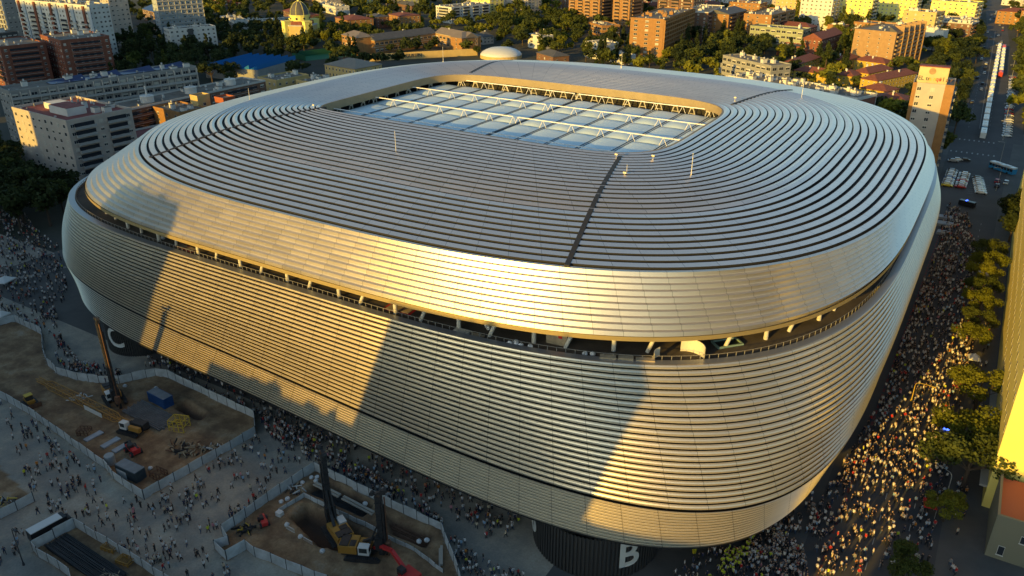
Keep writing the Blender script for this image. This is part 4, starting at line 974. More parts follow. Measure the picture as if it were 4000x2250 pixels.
for i in range(4):
    a = radians(90*i); b = MB(); b.box(-3.2,-3.2,0,3.2,3.2,18.5); b.prism([(-3.5,-3.5),(3.5,-3.5),(3.5,3.5),(-3.5,3.5)],18.5,19.1); o = b.build('corner_tower', W['lemon'], e, loc=(12.5*cos(a),12.5*sin(a),0))
    for k in range(2): child(WIN['tall'][0], 'window', o, (0,-3.25,5+6*k)); child(WIN['tall'][0], 'window', o, (3.25,0,5+6*k), pi/2)
for i in range(8):
    a = radians(45*i); child(WIN['tall'][1], 'window', e, (12.55*cos(a),12.55*sin(a),8), a+pi/2)
bld('monastery','brick monastery wing with orange roof and sunlit left wall right of the church',-410,368,-25,30,26,11,'orange',3,6,5,roof='hip',rm='tile',rise=3,win='tall',clutter=2,seed=61)
bld('monastery','long dark brick monastery range behind the church',-470,372,-25,60,16,11,'brown',3,16,4,roof='hip',rm='tile',rise=3,win='tall',clutter=2,seed=62)
bld('monastery','square brick monastery block with bright orange tiled roof',-383,411,-25,24,22,12,'orange',3,4,5,roof='hip',rm='tile',rise=2.5,win='tall',clutter=1,seed=63)
bld('monastery','dark brick link between the two orange roofed monastery blocks',-410,408,-25,22,14,10,'brown',3,6,3,roof='hip',rm='slate',rise=2,win='tall',clutter=1,seed=64)
bld(A,'stepped white apartment block with recessed balconies at top centre',-368,475,-13,24,54,15,'white',5,5,10,clutter=8,bals=4,balf=1,seed=65)
bld('house','white terrace row behind the monastery',-520,470,-25,60,16,8,'white',2,14,3,clutter=10,seed=66)
bld('house','white houses left of the church dome',-505,318,-25,50,14,9,'white',2,12,3,clutter=8,seed=67)
bld('house','long dark roofed shed row beyond the monastery',-470,540,-25,70,16,6,'brown',1,10,3,roof='gable',rm='slate',rise=3,clutter=0,seed=68)
bld(A,'white and brown apartment block at the top behind the church',-560,500,-20,30,24,16,'cream',5,6,5,clutter=5,seed=69)
# --- centre top
bld('house','modern white house with open roof frame beside the striped canopy',-206,374,-20,18,12,10,'white',3,2,2,win='big',clutter=2,seed=71)
bld('house','stone house with dark red pyramid roof behind the modern white house',-222,400,-20,12,12,7,'ochre',2,2,2,roof='hip',rm='tile',rise=4,clutter=1,seed=72)
bld('house','small house with grey slate roof right of the school',-262,372,-20,12,11,6,'cream',2,3,3,roof='hip',rm='slate',rise=4,clutter=1,seed=73)
bld('house','white villa with roof garden plants above the stadium roof',-142,352,-25,20,16,11,'white',3,4,4,win='wide',clutter=4,seed=74)
bld('office_building','low white block with dark ribbon window beside the garden villa',-118,342,-25,18,10,6,'white',1,2,1,win='big',clutter=2,seed=75)
bld('house','dark roofed low hall directly behind the far stadium roof',-165,318,-30,24,14,5,'brown',1,3,2,roof='hip',rm='slate',rise=3,clutter=0,seed=76)
bld('office_building','flat roofed orange building with tall columns and roof plants',-197,467,-40,32,18,9,'orange',2,7,4,win='big',clutter=3,seed=77)
for q, (x, y, h, lb) in enumerate(((-262,560,58,'tall brown brick tower, leftmost at the top edge'),(-235,540,60,'tall brick tower with bright orange left wall at the top edge'),(-205,545,62,'tall brick tower with white balconies right of the orange walled one'))):
    bld(A,lb,x,y,-10,20,24,h,'orange',19,4,5,balf=2,bals=1,clutter=3,seed=80+q,group=None)
bld(A,'dark brick tower cluster right of the three tall brick towers',-150,570,-10,40,22,48,'brown',15,8,5,balf=3,clutter=2,seed=84)
bld(A,'large orange brick apartment block with sunlit front and dark balconied side, top centre',-103,375,5,26,85,29,'orange',9,3,14,win='wide',ribs=True,clutter=9,seed=85,hutm=W['orange'])
bld(A,'dark brick range behind the large orange block',-103,475,5,22,60,25,'brown',8,4,12,clutter=5,bals=4,seed=86)
bld(A,'orange brick block with gabled roof, left one of the pair beyond the poplars',-90,491,-5,24,40,23,'orange',7,3,7,roof='gable',rm='slate',rise=3,clutter=2,bals=2,seed=87)
bld(A,'orange brick block, right one of the pair beyond the poplars',-56,498,-5,24,60,23,'orange',7,3,9,roof='flat',clutter=6,bals=3,seed=88)
bld('office_building','pale green glass office with a flat overhanging roof',-22,466,-8,44,16,17,'glassy',4,10,3,win='big',clutter=2,seed=89)
e = bld('office_building','stepped grey concrete office with dark ribbon windows behind the stadium',-2,300,-33,46,16,15,'grey',4,10,3,win='big',clutter=4,seed=90)
b = MB(); b.box(-50,2,0,-46,13,10); b.box(-53,3,0,-50,12,6); b.build('stepped_wing', W['grey'], e)
e = bld(A,'long low white block crowded with rooftop huts and machines along the stadium',63,214,-20,78,18,17.5,'white',5,18,4,clutter=22,rm='flat',seed=91)
b = MB(); b.box(.1,1.5,0,.5,16.5,17); b.build('brick_end', W['brick'], e)
b = MB(); b.box(-66,-2,14.5,-40,-.2,16.6); b.build('green_band', M_AWN, e)
# monastery on the right, yellow houses
bld('monastery','brick monastery house with arched gable and red roof at upper right',-3,446,-8,14,46,14,'brick',3,4,12,roof='gable',rm='tile',rise=4,win='tall',clutter=1,seed=92)
bld('monastery','brick monastery range with sunlit orange tiled roof behind the gabled one',-28,520,-8,40,16,13,'brown',3,10,4,roof='hip',rm='tile',rise=3,win='tall',clutter=1,seed=93)
bld('monastery','low brick annex left of the gabled monastery house',-18,446,-8,18,16,7,'brick',2,3,3,clutter=1,seed=94,win='tall')
YH = [(0,360,-8,12,44,'long yellow house with red roof at the left end of the yellow houses',9),(25,340,-15,24,11,'yellow house with red roof and green shutter in the front row',8),(40,342,-12,12,14,'small yellow house at the right end of the front row',8),(24,402,-10,10,24,'yellow house half hidden by a dark tree in the back row',8),(47,352,-20,11,30,'yellow house with steep red roof right of the dark trees',9),(50,398,-18,22,12,'yellow house standing under the tall tan block',9),(56,328,-22,11,46,'long yellow house nearest the dark cypress trees',9),(66,296,-20,16,14,'yellow house with broad red roof beside the long white block',9),(80,268,0,16,16,'yellow house with red roof right of the white block end',10)]
for x, y, rot, l, d, lb, h in YH: bld('house', lb, x, y, rot, l, d, h-1.5, 'yellow', 3 if h > 8 else 2, max(2,int(l/3.5)), max(2,int(d/3.5)), roof='hip', rm='tile', rise=2.8, win='small', clutter=2, seed=int(x*3+y), group='yellow houses with red roofs', cat='house')
e = bld(A,'tan brick apartment block with sloped dark roof gables and stacked balconies, upper right',50,428,-14,30,52,24,'tan',8,4,5,bals=5,ribs=False,winside='wide',win='small',clutter=3,seed=95)
for k in range(5):
    b = MB(); y0 = 2+k*10; b.face([(1,y0,24),(1,y0+8,24),(-6,y0+8,28),(-6,y0,28)]); b.face([(-6,y0,24),(1,y0,24),(-6,y0,28)]); b.face([(-6,y0+8,24),(1,y0+8,24),(-6,y0+8,28)]); b.build('sloped_roof', W['slate'], e)
    b = MB(); b.box(-6,y0+8,24,1.2,y0+8.8,28.3); b.box(0,y0+8,0,1.6,y0+9,24); b.build('fin_wall', W['tan'], e)
# white and brick tower with the painted sign
e = bld(A,'white and brick tower with painted sign above its roof, beside the avenue',106,158,3,15,18,37,'cream',12,3,3,clutter=1,bals=1,rm='slate',seed=96)
b = MB(); b.box(-15.05,-.25,0,-13.6,.3,37.95); b.box(-3.2,-.25,0,.12,.3,37.95); b.box(-.2,0,0,.12,9.5,37.95); b.build('brick_strip', W['orange'], e)
b = MB(); b.box(-14,5,37,-3,9.5,43.6); hs = b.build('sign_block', mat('sign_pale',(0.50,0.42,0.22),.8,var=.12,scale=.2), e); b = MB(); b.box(-14.2,4.8,43.6,-2.8,9.7,44.0); b.build('sign_block_roof', W['redflat'], e)
def letters(text, size, m_, parent, loc, depth=.12):
    me = glyph(text, size, depth); me.materials.clear(); me.materials.append(m_); o = child(me, 'sign_letters', parent, loc); o.rotation_euler = (pi/2,0,0); return o
letters('EL tr', 2.3, W['dark'], e, (-11.6,4.85,38.3)); letters('a n', 2.3, M_YEL, e, (-8.4,4.85,38.3)); letters('qu', 2.3, M_RED, e, (-6.2,4.85,38.3)); letters('i l a r', 2.3, W['brown'], e, (-3.4,4.85,38.3))
b = MB(); b.lathe([(1.3,0),(1.3,.1)],20); o = b.build('sign_drawing', W['tan'], e, loc=(-9,4.9,42.0)); o.rotation_euler = (pi/2,0,0)
# upper right, sunlit
UR = [('pale yellow apartment slab glowing in the sun at the top right',0,640,-10,40,16,30,'lemon',9,9,3),('white apartment block with grey shaded side beside the poplars',-30,610,-8,30,20,28,'white',8,7,4),('sunlit orange brick office with long window band at upper right',40,560,-15,44,18,14,'orange',4,10,3),('tall sunlit tan block with blank wall at upper right',62,560,-12,26,22,26,'ochre',7,4,3),('orange cube house left of the sunlit office',-6,545,-12,14,12,13,'orange',3,2,2),('orange low block right of the orange cube',10,530,-12,10,10,12,'terr',3,2,2),('small white windowless block right of the tan block',72,536,-12,20,12,15,'white',4,0,0),('grey brick terraced apartments beside the avenue',88,590,-10,44,24,16,'brown',5,9,5),('pale yellow stepped block at the top beside the avenue',84,690,-10,40,24,24,'lemon',7,8,5),('pale block with dark mansard roof beside the avenue',86,640,-10,30,20,14,'cream',4,7,4),
 ('long cream slab on the top edge right of centre',30,720,-8,60,16,30,'lemon',9,14,3),('ochre block on the top edge above the poplars',-60,660,-8,36,18,24,'ochre',7,8,4),('brick block with pale roofs on the top edge',-105,640,-8,34,18,18,'orange',5,8,4),('white and red roofed row behind the orange pair',-70,600,-8,50,16,12,'ochre',4,10,3),('orange terrace house left of the orange pair',-125,560,-8,24,18,14,'orange',4,5,3),('cream low block with green garden roof behind the orange block',-118,620,-8,30,14,12,'lemon',3,6,3)]
for q, (lb, x, y, rot, l, d, h, wl_, fl, nf, ns) in enumerate(UR): bld(A, lb, x, y, rot, l, d, h, wl_, fl, nf, ns, clutter=5, seed=200+q, winside='wide', bals=2 if ns > 2 else 0)
# far rows up to the top edge
r = random.Random(77); walls = ['white','cream','brick','ochre','orange','brown','lemon','grey']
FAR = [(-640,560),(-600,640),(-540,620),(-500,700),(-440,640),(-420,720),(-360,640),(-330,720),(-300,640),(-260,720),(-220,660),(-180,720),(-140,700),(-160,790),(-100,740),(-80,800),(-40,730),(-20,800),(20,790),(50,860),(80,780),(-60,880),(0,900),(60,960),(-120,880),(-240,800),(-320,820),(-400,830),(-200,900),(-700,470),(-680,380),(-720,300),(-640,240),(-700,200),(130,760),(150,860),(140,960),(160,700),(172,620)]
for q_ in range(46): FAR.append((r.uniform(-700, -20), r.uniform(520, 980)))
names_side = lambda x: 'left' if x < -400 else ('middle' if x < -100 else 'right')
adj = {'white':'white','cream':'cream','brick':'red brick','ochre':'ochre','orange':'orange brick','brown':'dark brick','lemon':'pale yellow','grey':'grey'}
for q, (x, y) in enumerate(FAR):
    if q > 38 and any(math.hypot(x-14-f[0], y+8-f[1]) < 34 for f in FOOT): continue
    wl_ = r.choice(walls if x < -100 else ['ochre','lemon','orange','white','cream']); h = r.choice([9,12,15,18,24]); l, d = r.uniform(24,60), r.uniform(14,28); rf = r.random() < .35
    bld(A, 'distant %s block with %s roof, far away at the %s of the skyline' % (adj[wl_], 'red tiled' if rf else 'flat', names_side(x)), x, y, r.uniform(-22,-2), l, d, h, wl_, int(h/3), int(l/5), int(d/5), roof='hip' if rf else 'flat', rm='tile' if rf else 'flat', clutter=2 if rf else 5, seed=300+q, winside='wide', group='distant blocks on the skyline')
# --- right edge: long building on its podium, gold sunlight put into its yellow wall
e = empty(A, (136.9,-64.6,0)); tag(e, 'long building, sunlight painted yellow, with rows of dark window slits along the right edge', 'building')
b = MB(); b.box(0,0,0,26,215,36); b.build('wall', mat('render_sunlit_yellow', (0.74,0.62,0.17), .8, var=.06, scale=.1), e); b = MB(); b.box(-.15,-.1,36,26.1,215.1,36.8); b.build('parapet', W['white'], e)
wm = MB(); wm.box(-.03,-.55,0,.02,.55,1.7,0); wm.box(-.045,-.48,.08,-.03,.48,1.6,1); WMM = wm.mesh('window', [M_FRAME, M_WG, M_SLABW])
q = 0; st = MB()
for k in range(8):
    if k % 2 == 1: continue
    for i in range(50):
        p = (-.01, 2.2+i*4.2, 8.8+k*3.3)
        if i < 22: child(WMM, 'window', e, p); q += 1
        else: st.add(wm, Matrix.Translation(p))
tag(st.build('windows', [M_FRAME, M_WG, M_SLABW], e), kind='stuff')
e = empty('podium_building', (138.2,-78.5,0)); tag(e, 'cream podium with terracotta roof terrace and small window, lower right corner', 'building')
b = MB(); b.box(0,0,0,8,13,8); b.build('wall', mat('podium_render',(0.20,0.19,0.13),.85), e); b = MB(); b.box(.4,.4,8.004,8,12.8,8.2); b.build('roof_terrace', W['terr'], e); b = MB()
for a in ((0,0,.4,13),(.4,0,8,.4)): b.box(a[0],a[1],8,a[2],a[3],8.9)
b.build('parapet', mat('podium_render',(0.20,0.19,0.13),.85), e); child(WIN['wide'][0], 'window', e, (5.4,-.03,4.6)); child(WIN['tall'][0], 'window', e, (2.0,-.03,1.0))
b = MB(); b.box(-2.6,14,4.2,2.6,52,4.6); b.box(-1.2,22.5,0,-.9,22.8,4.2); b.box(-1.2,36,0,-.9,36.3,4.2); b.box(-1.2,51.2,0,-.9,51.5,4.2); b.build('canopy', W['grey'], e)
# --- unseen blocks across the boulevard, added and sized to shade square and stadium
OCC = [(12,57,26,58,'grey','unseen grey slab across the boulevard, sized to shade the middle of the stadium'),(-84,-57,26,65,'white','unseen white tower across the boulevard, sized to shade the left end'),(-97,-84.5,26,56,'tan','unseen tan shading tower left of the white tower across the boulevard'),(-190,-97,26,60,'brown','unseen brown shading block at the left end of the row across the boulevard'),(-248,-191,30,72,'grey','unseen tall grey shading slab far left across the boulevard'),(-283,-250,24,50,'cream','unseen low cream shading block left of the tall grey slab'),(-365,-285,30,104,'dark','unseen dark shading high rise beyond the left end of the row'),(-470,-385,30,98,'white','unseen white shading high rise, second from the far left across the boulevard'),(-640,-490,30,112,'grey','unseen grey shading high rise, farthest left across the boulevard'),
 (-56.5,-30,22,31,'orange','unseen low orange shading block, first of three between the two towers'),(-29.5,-8,22,35,'cream','unseen low cream shading block, middle of three between the two towers'),(-7.5,11.5,22,34,'ochre','unseen low ochre shading block, last of three between the two towers'),(57.5,88,22,33,'brick','unseen low brick shading block right of the grey slab'),(99,150,24,42,'cream','unseen cream shading block right of the gap across the boulevard'),(150.5,320,24,40,'grey','unseen long grey shading block at the right end across the boulevard')]
for q, (x0, x1, d, h, wl_, lb) in enumerate(OCC): bld(A, lb, x1, -236-d, 0, x1-x0, d, h, wl_, int(h/3), 0, 0, clutter=4, seed=400+q)
# ================================================================== TREES
def leafmat(name, c1, c2):
    m = bpy.data.materials.new(name); m.use_nodes = True; t = m.node_tree; N = t.nodes.new; L = t.links.new
    b = t.nodes['Principled BSDF']; b.inputs['Roughness'].default_value = .8; b.inputs['Specular IOR Level'].default_value = .2
    g = N('ShaderNodeNewGeometry'); oi = N('ShaderNodeObjectInfo'); r = N('ShaderNodeValToRGB')
    ad = N('ShaderNodeMath'); ad.operation = 'ADD'; ml = N('ShaderNodeMath'); ml.operation = 'MULTIPLY'; ml.inputs[1].default_value = .55
    L(g.outputs['Random Per Island'], ml.inputs[0]); m2 = N('ShaderNodeMath'); m2.operation = 'MULTIPLY'; m2.inputs[1].default_value = .45; L(oi.outputs['Random'], m2.inputs[0])
    L(ml.outputs[0], ad.inputs[0]); L(m2.outputs[0], ad.inputs[1]); L(ad.outputs[0], r.inputs[0])
    r.color_ramp.elements[0].color = (*c1, 1); r.color_ramp.elements[1].color = (*c2, 1); L(r.outputs[0], b.inputs['Base Color'])
    tr = N('ShaderNodeBsdfTranslucent'); L(r.outputs[0], tr.inputs[0]); mx = N('ShaderNodeMixShader'); mx.inputs[0].default_value = .25
    L(b.outputs[0], mx.inputs[1]); L(tr.outputs[0], mx.inputs[2]); L(mx.outputs[0], t.nodes['Material Output'].inputs[0]); return m
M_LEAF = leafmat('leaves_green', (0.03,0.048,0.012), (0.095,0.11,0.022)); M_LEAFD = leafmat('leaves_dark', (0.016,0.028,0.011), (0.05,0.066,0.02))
M_LEAFY = leafmat('leaves_bright', (0.075,0.095,0.010), (0.19,0.19,0.022)); M_BARK = mat('bark', (0.07,0.05,0.035), .9)
def crown(kind, n, leaf, seed):
    """leaf clumps through the crown's volume; unit tree about 10 m tall"""
    g = np.random.default_rng(seed); P = []
    if kind == 'round':
        K = 17; cs = g.normal(0, 1, (K, 3)); cs /= np.linalg.norm(cs, axis=1)[:, None]; cs = cs*np.array([2.9, 2.9, 2.2])*g.uniform(.45, 1, (K, 1))+np.array([0, 0, 6.6]); rs = g.uniform(.9, 1.75, K)
    elif kind == 'wide':
        K = 22; a = g.uniform(0, 2*pi, K); d = np.sqrt(g.random(K))*4.2; cs = np.stack([d*np.cos(a), d*np.sin(a), 6.9-0.10*d*d+g.uniform(-.8,.8,K)], 1); rs = g.uniform(.9, 1.6, K)
    elif kind == 'cone':
        K = 26; z = g.uniform(1.6, 11.5, K); d = (12.2-z)/12.2*2.7*np.sqrt(g.uniform(.2,1,K)); a = g.uniform(0, 2*pi, K); cs = np.stack([d*np.cos(a), d*np.sin(a), z], 1); rs = .45+(12.2-z)*.075
    elif kind == 'column':
        K = 16; z = np.linspace(1.2, 12.6, K); d = g.uniform(0,.5,K); a = g.uniform(0,2*pi,K); cs = np.stack([d*np.cos(a), d*np.sin(a), z], 1); rs = .95*np.sin(np.clip((z+.5)/14*pi, .2, 3))+.25
    w_ = rs**2/(rs**2).sum(); idx = g.choice(len(rs), n, p=w_)
    u = g.normal(0, 1, (n, 3)); u /= np.linalg.norm(u, axis=1)[:, None]; rad = rs[idx]*g.uniform(.55, 1.06, n)
    c = cs[idx]+u*rad[:, None]*np.array([1, 1, .85])
    nrm = u+g.normal(0, .55, (n, 3)); nrm /= np.linalg.norm(nrm, axis=1)[:, None]
    t1 = np.cross(nrm, g.normal(0, 1, (n, 3))); t1 /= np.linalg.norm(t1, axis=1)[:, None]; t2 = np.cross(nrm, t1)
    s_ = leaf*g.uniform(.6, 1.3, n)[:, None]
    V = np.stack([c-t1*s_, c+t2*s_*.75, c+t1*s_, c-t2*s_*.75], 1).reshape(-1, 3)
    me = bpy.data.meshes.new('crown'); me.from_pydata(V.tolist(), [], np.arange(n*4).reshape(-1, 4).tolist()); return me, cs
def trunkmesh(cs, kind):
    mb = MB(); top = 6.0 if kind in ('round', 'wide') else 10.5
    mb.tube((0,0,-.1),(0.1,0.05,top*.55),.28,.2,8); mb.tube((.1,.05,top*.55),(.05,0,top),.2,.08,7)
    if kind in ('round','wide'):
        for c in cs[::2][:8]: a = Vector((.08,.03,top*.5)); mb.tube(a, Vector(c), .11, .03, 5)
    return mb.mesh('trunk', M_BARK)
TREES = {}
for kind, n, lf in (('round', 900, .42), ('wide', 1000, .42), ('cone', 900, .36), ('column', 700, .34)):
    TREES[kind] = []
    for s_ in range(3 if kind in ('round', 'wide') else 2):
        me, cs = crown(kind, n, lf, 10*s_+len(kind)); TREES[kind].append((me, trunkmesh(cs, kind)))
NEAR = []
for s_ in range(2): me, cs = crown('wide', 5200, .20, 90+s_); NEAR.append((me, trunkmesh(cs, 'wide')))
_tm = {}
def tree(x, y, kind, m_, sc, label, group, near=False, name='tree', catg='tree', var=0):
    me, tk = (NEAR[var % 2] if near else TREES[kind][var % len(TREES[kind])])
    key = (me.name, m_.name)
    if key not in _tm: c = me.copy(); c.materials.clear(); c.materials.append(m_); _tm[key] = c
    e = empty(name, (x, y, 0), random.uniform(0, 6.28)); e.scale = (sc*random.uniform(.9,1.12), sc*random.uniform(.9,1.12), sc)
    tag(e, label, catg, group); child(_tm[key], 'crown', e); child(tk, 'trunk', e); return e
def in_foot(x, y, m_=2.5):
    for fx, fy, a, L_, D_ in FOOT:
        dx, dy = x-fx, y-fy; u = dx*cos(a)+dy*sin(a); v = -dx*sin(a)+dy*cos(a)
        if -L_-m_ < u < m_ and -m_ < v < D_+m_: return True
    return False
REG = {
'left': [(-272,-32),(-239,-31),(-196,-50),(-168,-53),(-146,-66),(-144,-80),(-186,-80)], 'nwA': [(-496,187),(-492,239),(-336,122),(-366,104)],
'nwB': [(-495,237),(-546,372),(-471,349),(-305,184),(-300,159),(-325,119)], 'church': [(-455,337),(-438,391),(-288,243),(-323,208)],
'midA': [(-378,555),(-428,727),(-209,363),(-221,325)], 'mid2': [(-316,538),(-269,568),(-144,331),(-202,352)], 'midB': [(-172,386),(-155,446),(-88,328),(-90,305),(-134,324)],
'park': [(-122,449),(-118,524),(-52,475),(-38,424),(-38,326),(-76,325)], 'poplars': [(-104,783),(-64,808),(-38,640),(-72,600)], 'pines': [(-28,620),(-3,658),(27,464),(7,452)],
'avenue': [(62,677),(72,1038),(96,590),(104,430),(106,285),(108,226),(98,222),(92,323),(76,409),(66,534)], 'avenueR': [(104,1051),(124,1063),(150,400),(150,240),(139,240),(132,438),(119,706)],
'square': [(134,96),(137,140),(140,230),(150,230),(145,90)], 'yellowhouses': [(5,436),(14,455),(30,378),(17,340),(-5,345)] }
def clear(x, y):
    return (-292 < x < -225 and 225 < y < 322 and (y-254)-(x+291)*1.232 < 14 and (y-254)-(x+291)*1.232 > -45) or (x+214)**2+(y-324)**2 < 22**2 or (-356 < x < -318 and 228 < y < 285) or (-150 < x < 115 and -120 < y < 118)
def sample(poly, n, mind, seed, avoid=True):
    g = random.Random(seed); xs = [p[0] for p in poly]; ys = [p[1] for p in poly]; out = []
    for _ in range(n*60):
        if len(out) >= n: break
        x, y = g.uniform(min(xs), max(xs)), g.uniform(min(ys), max(ys))
        if not pip(np.array([x]), np.array([y]), poly)[0]: continue
        if any((x-a)**2+(y-b_)**2 < mind*mind for a, b_ in out): continue
        if avoid and (in_foot(x, y) or clear(x, y)): continue
        out.append((x, y))
    return out
D = 'dark tree in the '; tr_ = random.Random(12)
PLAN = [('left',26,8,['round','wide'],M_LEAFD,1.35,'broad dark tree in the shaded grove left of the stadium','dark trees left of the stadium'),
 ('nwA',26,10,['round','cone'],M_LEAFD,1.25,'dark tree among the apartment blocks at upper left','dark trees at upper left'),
 ('nwB',40,10,['round','wide','cone'],M_LEAFD,1.3,'dark green tree in the park between the villa block and the church','dark trees beside the church park'),
 ('church',20,9,['round','cone','wide'],M_LEAF,1.35,'green tree round the domed church and the school','trees round the church'),
 ('midA',26,11,['wide','round'],M_LEAF,1.4,'green tree between the school and the brick towers','trees behind the school'),
 ('mid2',24,10,['round','wide'],M_LEAF,1.3,'green tree on the slope under the tall brick towers','trees under the brick towers'),
 ('midB',16,9,['round','cone'],M_LEAFD,1.2,'dark tree left of the large orange block','trees left of the orange block'),
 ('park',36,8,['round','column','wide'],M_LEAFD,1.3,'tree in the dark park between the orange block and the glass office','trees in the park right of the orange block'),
 ('poplars',12,9,['column'],M_LEAFY,1.5,'bright tall poplar near the top edge at upper right','bright poplars at upper right'),
 ('pines',22,8,['cone','round'],M_LEAF,1.4,'conifer between the brick monastery and the tan block','conifers behind the monastery'),
 ('avenue',48,7.5,['round','wide'],M_LEAFD,1.25,'dense dark tree along the left side of the avenue','trees along the left side of the avenue'),
 ('avenueR',34,9,['round','wide'],M_LEAF,1.3,'tree along the right side of the avenue','trees along the right side of the avenue'),
 ('yellowhouses',7,7,['cone','round'],M_LEAFD,1.3,'dark conifer standing between the yellow houses','dark trees between the yellow houses')]
TP = []
for rg, n, md, kinds, m_, sc, lb, gp in PLAN:
    for i, (x, y) in enumerate(sample(REG[rg], n, md, len(rg)*31+n)):
        mm_ = m_ if tr_.random() > .14 else (M_LEAF if m_ is M_LEAFD else M_LEAFY)
        tree(x, y, tr_.choice(kinds), mm_, sc*tr_.uniform(.95,1.45), lb, gp, var=i); TP.append((x, y))
for q, (x, y, k, m_, sc, lb) in enumerate([(-361,262,'round',M_LEAFY,1.6,'large bright green tree beside the golden church'),(-366,252,'round',M_LEAF,1.4,'green tree left of the school, under the church'),(-392,268,'cone',M_LEAFD,1.5,'dark spire shaped conifer in front of the church'),(-372,350,'round',M_LEAFY,1.5,'bright round tree in front of the monastery'),(-318,268,'column',M_LEAFD,1.3,'narrow dark cypress in front of the left school wing'),(-410,458,'column',M_LEAFD,1.5,'twin dark cypress beside the stepped white block'),
  (-232,318,'round',M_LEAF,.9,'small tree between the white dome and the striped canopy'),(-188,340,'round',M_LEAFY,1.0,'bright bushy tree right of the white dome'),(-60,296,'round',M_LEAF,1.1,'round green tree left of the stepped grey office'),(84,600,'column',M_LEAFY,1.5,'bright poplar at the left edge of the avenue'),(80,480,'cone',M_LEAFY,1.7,'large sunlit conifer right of the tan block'),(96,545,'round',M_LEAFY,1.3,'yellow green tree beside the avenue buses'),(128,840,'round',M_LEAFY,1.8,'bright green tree at the right top corner'),(126,700,'round',M_LEAFY,1.7,'bright green tree on the right side of the avenue'),(122,790,'wide',M_LEAFY,1.7,'broad bright tree near the right top corner'),
  (-430,640,'round',M_LEAFY,2.0,'large golden green tree at the top edge left of the brick towers'),(-410,610,'round',M_LEAFY,1.9,'second large golden green tree left of the brick towers'),(-226,452,'wide',M_LEAFY,1.7,'large bright tree under the tall brick towers')]): tree(x, y, k, m_, sc, lb, None, var=q)
SQ = [(138,98),(134,106),(140,112),(136,120),(143,128),(136,90),(140,138),(141,82)]
for q, (x, y) in enumerate(SQ): tree(x, y, 'round', M_LEAFD, 1.15, 'dense dark tree on the square at the right edge', 'dark trees on the square at the right edge', var=q)
ST = [(130.4,66,1.0,0),(130.9,55,1.0,1),(130.2,44,1.0,1),(130.8,33,.95,0),(130.6,22,1.0,1),(130.9,11,.9,0),(130.2,1,.9,1),(133.4,-31,.85,1),(134.0,-52.5,.95,1),(133.4,-61.5,1.0,0),(131.2,-73,.75,1),(127,-93,.9,0)]
for q, (x, y, sc, v) in enumerate(ST):
    tree(x, y, 'wide', M_LEAFY if v else M_LEAF, sc*(1.6 if -65 < y < -30 else .98), ['topmost','second','third','fourth','fifth','sixth','seventh','eighth','ninth','tenth','eleventh','last'][q]+' street tree counted from the top, in front of the yellow building', None, near=True, name='street_tree', var=q)
# woodland between and beyond the buildings that reads as one mass
WV, WF, WM_ = [], [], []; woff = 0; wg = np.random.default_rng(8); protos = []
for q, (kd, ss) in enumerate((('round',5),('round',6),('wide',7),('cone',8),('round',9))):
    me, _c = crown(kd, 330, .72, ss); co = np.empty(len(me.vertices)*3); me.vertices.foreach_get('co', co); protos.append(co.reshape(-1, 3))
WREG = [[(-760,150),(-420,90),(-300,120),(-250,240),(-230,330),(-170,330),(-60,300),(104,222),(106,300),(101,430),(95,600),(72,800),(66,1080),(-300,1080),(-760,700)]]
WP = sample(WREG[0], 1250, 8.6, 77)
for x, y in WP+sample([(128,700),(122,1080),(200,1080),(200,240),(152,240)], 70, 11, 78)+sample([(-330,-60),(-260,-60),(-230,-30),(-300,-20)], 14, 9, 79)+sample([(134,262),(152,240),(150,700),(120,900),(125,560)],60,7.5,81)+sample([(78,180),(90,150),(106,182),(107,300),(84,330),(70,240)],30,7,82)+sample([(-200,-20),(-150,-20),(-160,30),(-210,60)],8,8,80):
    if any((x-a)**2+(y-b_)**2 < 36 for a, b_ in TP) or clear(x, y): continue
    if -20 < x-(119-(y-245)*.022) < 9 and y > 200: continue
    p = protos[wg.integers(5)]; s_ = wg.uniform(1.0, 1.9); a = wg.uniform(0, 6.28); c, n_ = cos(a), sin(a)
    WV.append(np.stack([x+s_*(p[:,0]*c-p[:,1]*n_), y+s_*(p[:,0]*n_+p[:,1]*c), s_*wg.uniform(.75,1.0)*p[:,2]-.5], 1)); k = len(p)//4
    WF.append(np.arange(len(p)).reshape(-1, 4)+woff); woff += len(p); WM_.append(np.full(k, 0 if x < -260 and y < 330 else int(wg.choice([0,1,2], p=[.4,.42,.18]))))
me = bpy.data.meshes.new('woodland'); me.from_pydata(np.concatenate(WV).tolist(), [], np.concatenate(WF).tolist())
for m_ in (M_LEAFD, M_LEAF, M_LEAFY): me.materials.append(m_)
me.polygons.foreach_set('material_index', np.concatenate(WM_).astype(np.int32)); me.update(); o = bpy.data.objects.new('woodland', me); COL.objects.link(o); tag(o, 'far trees filling the gaps between the city blocks', 'woodland', None, 'stuff')
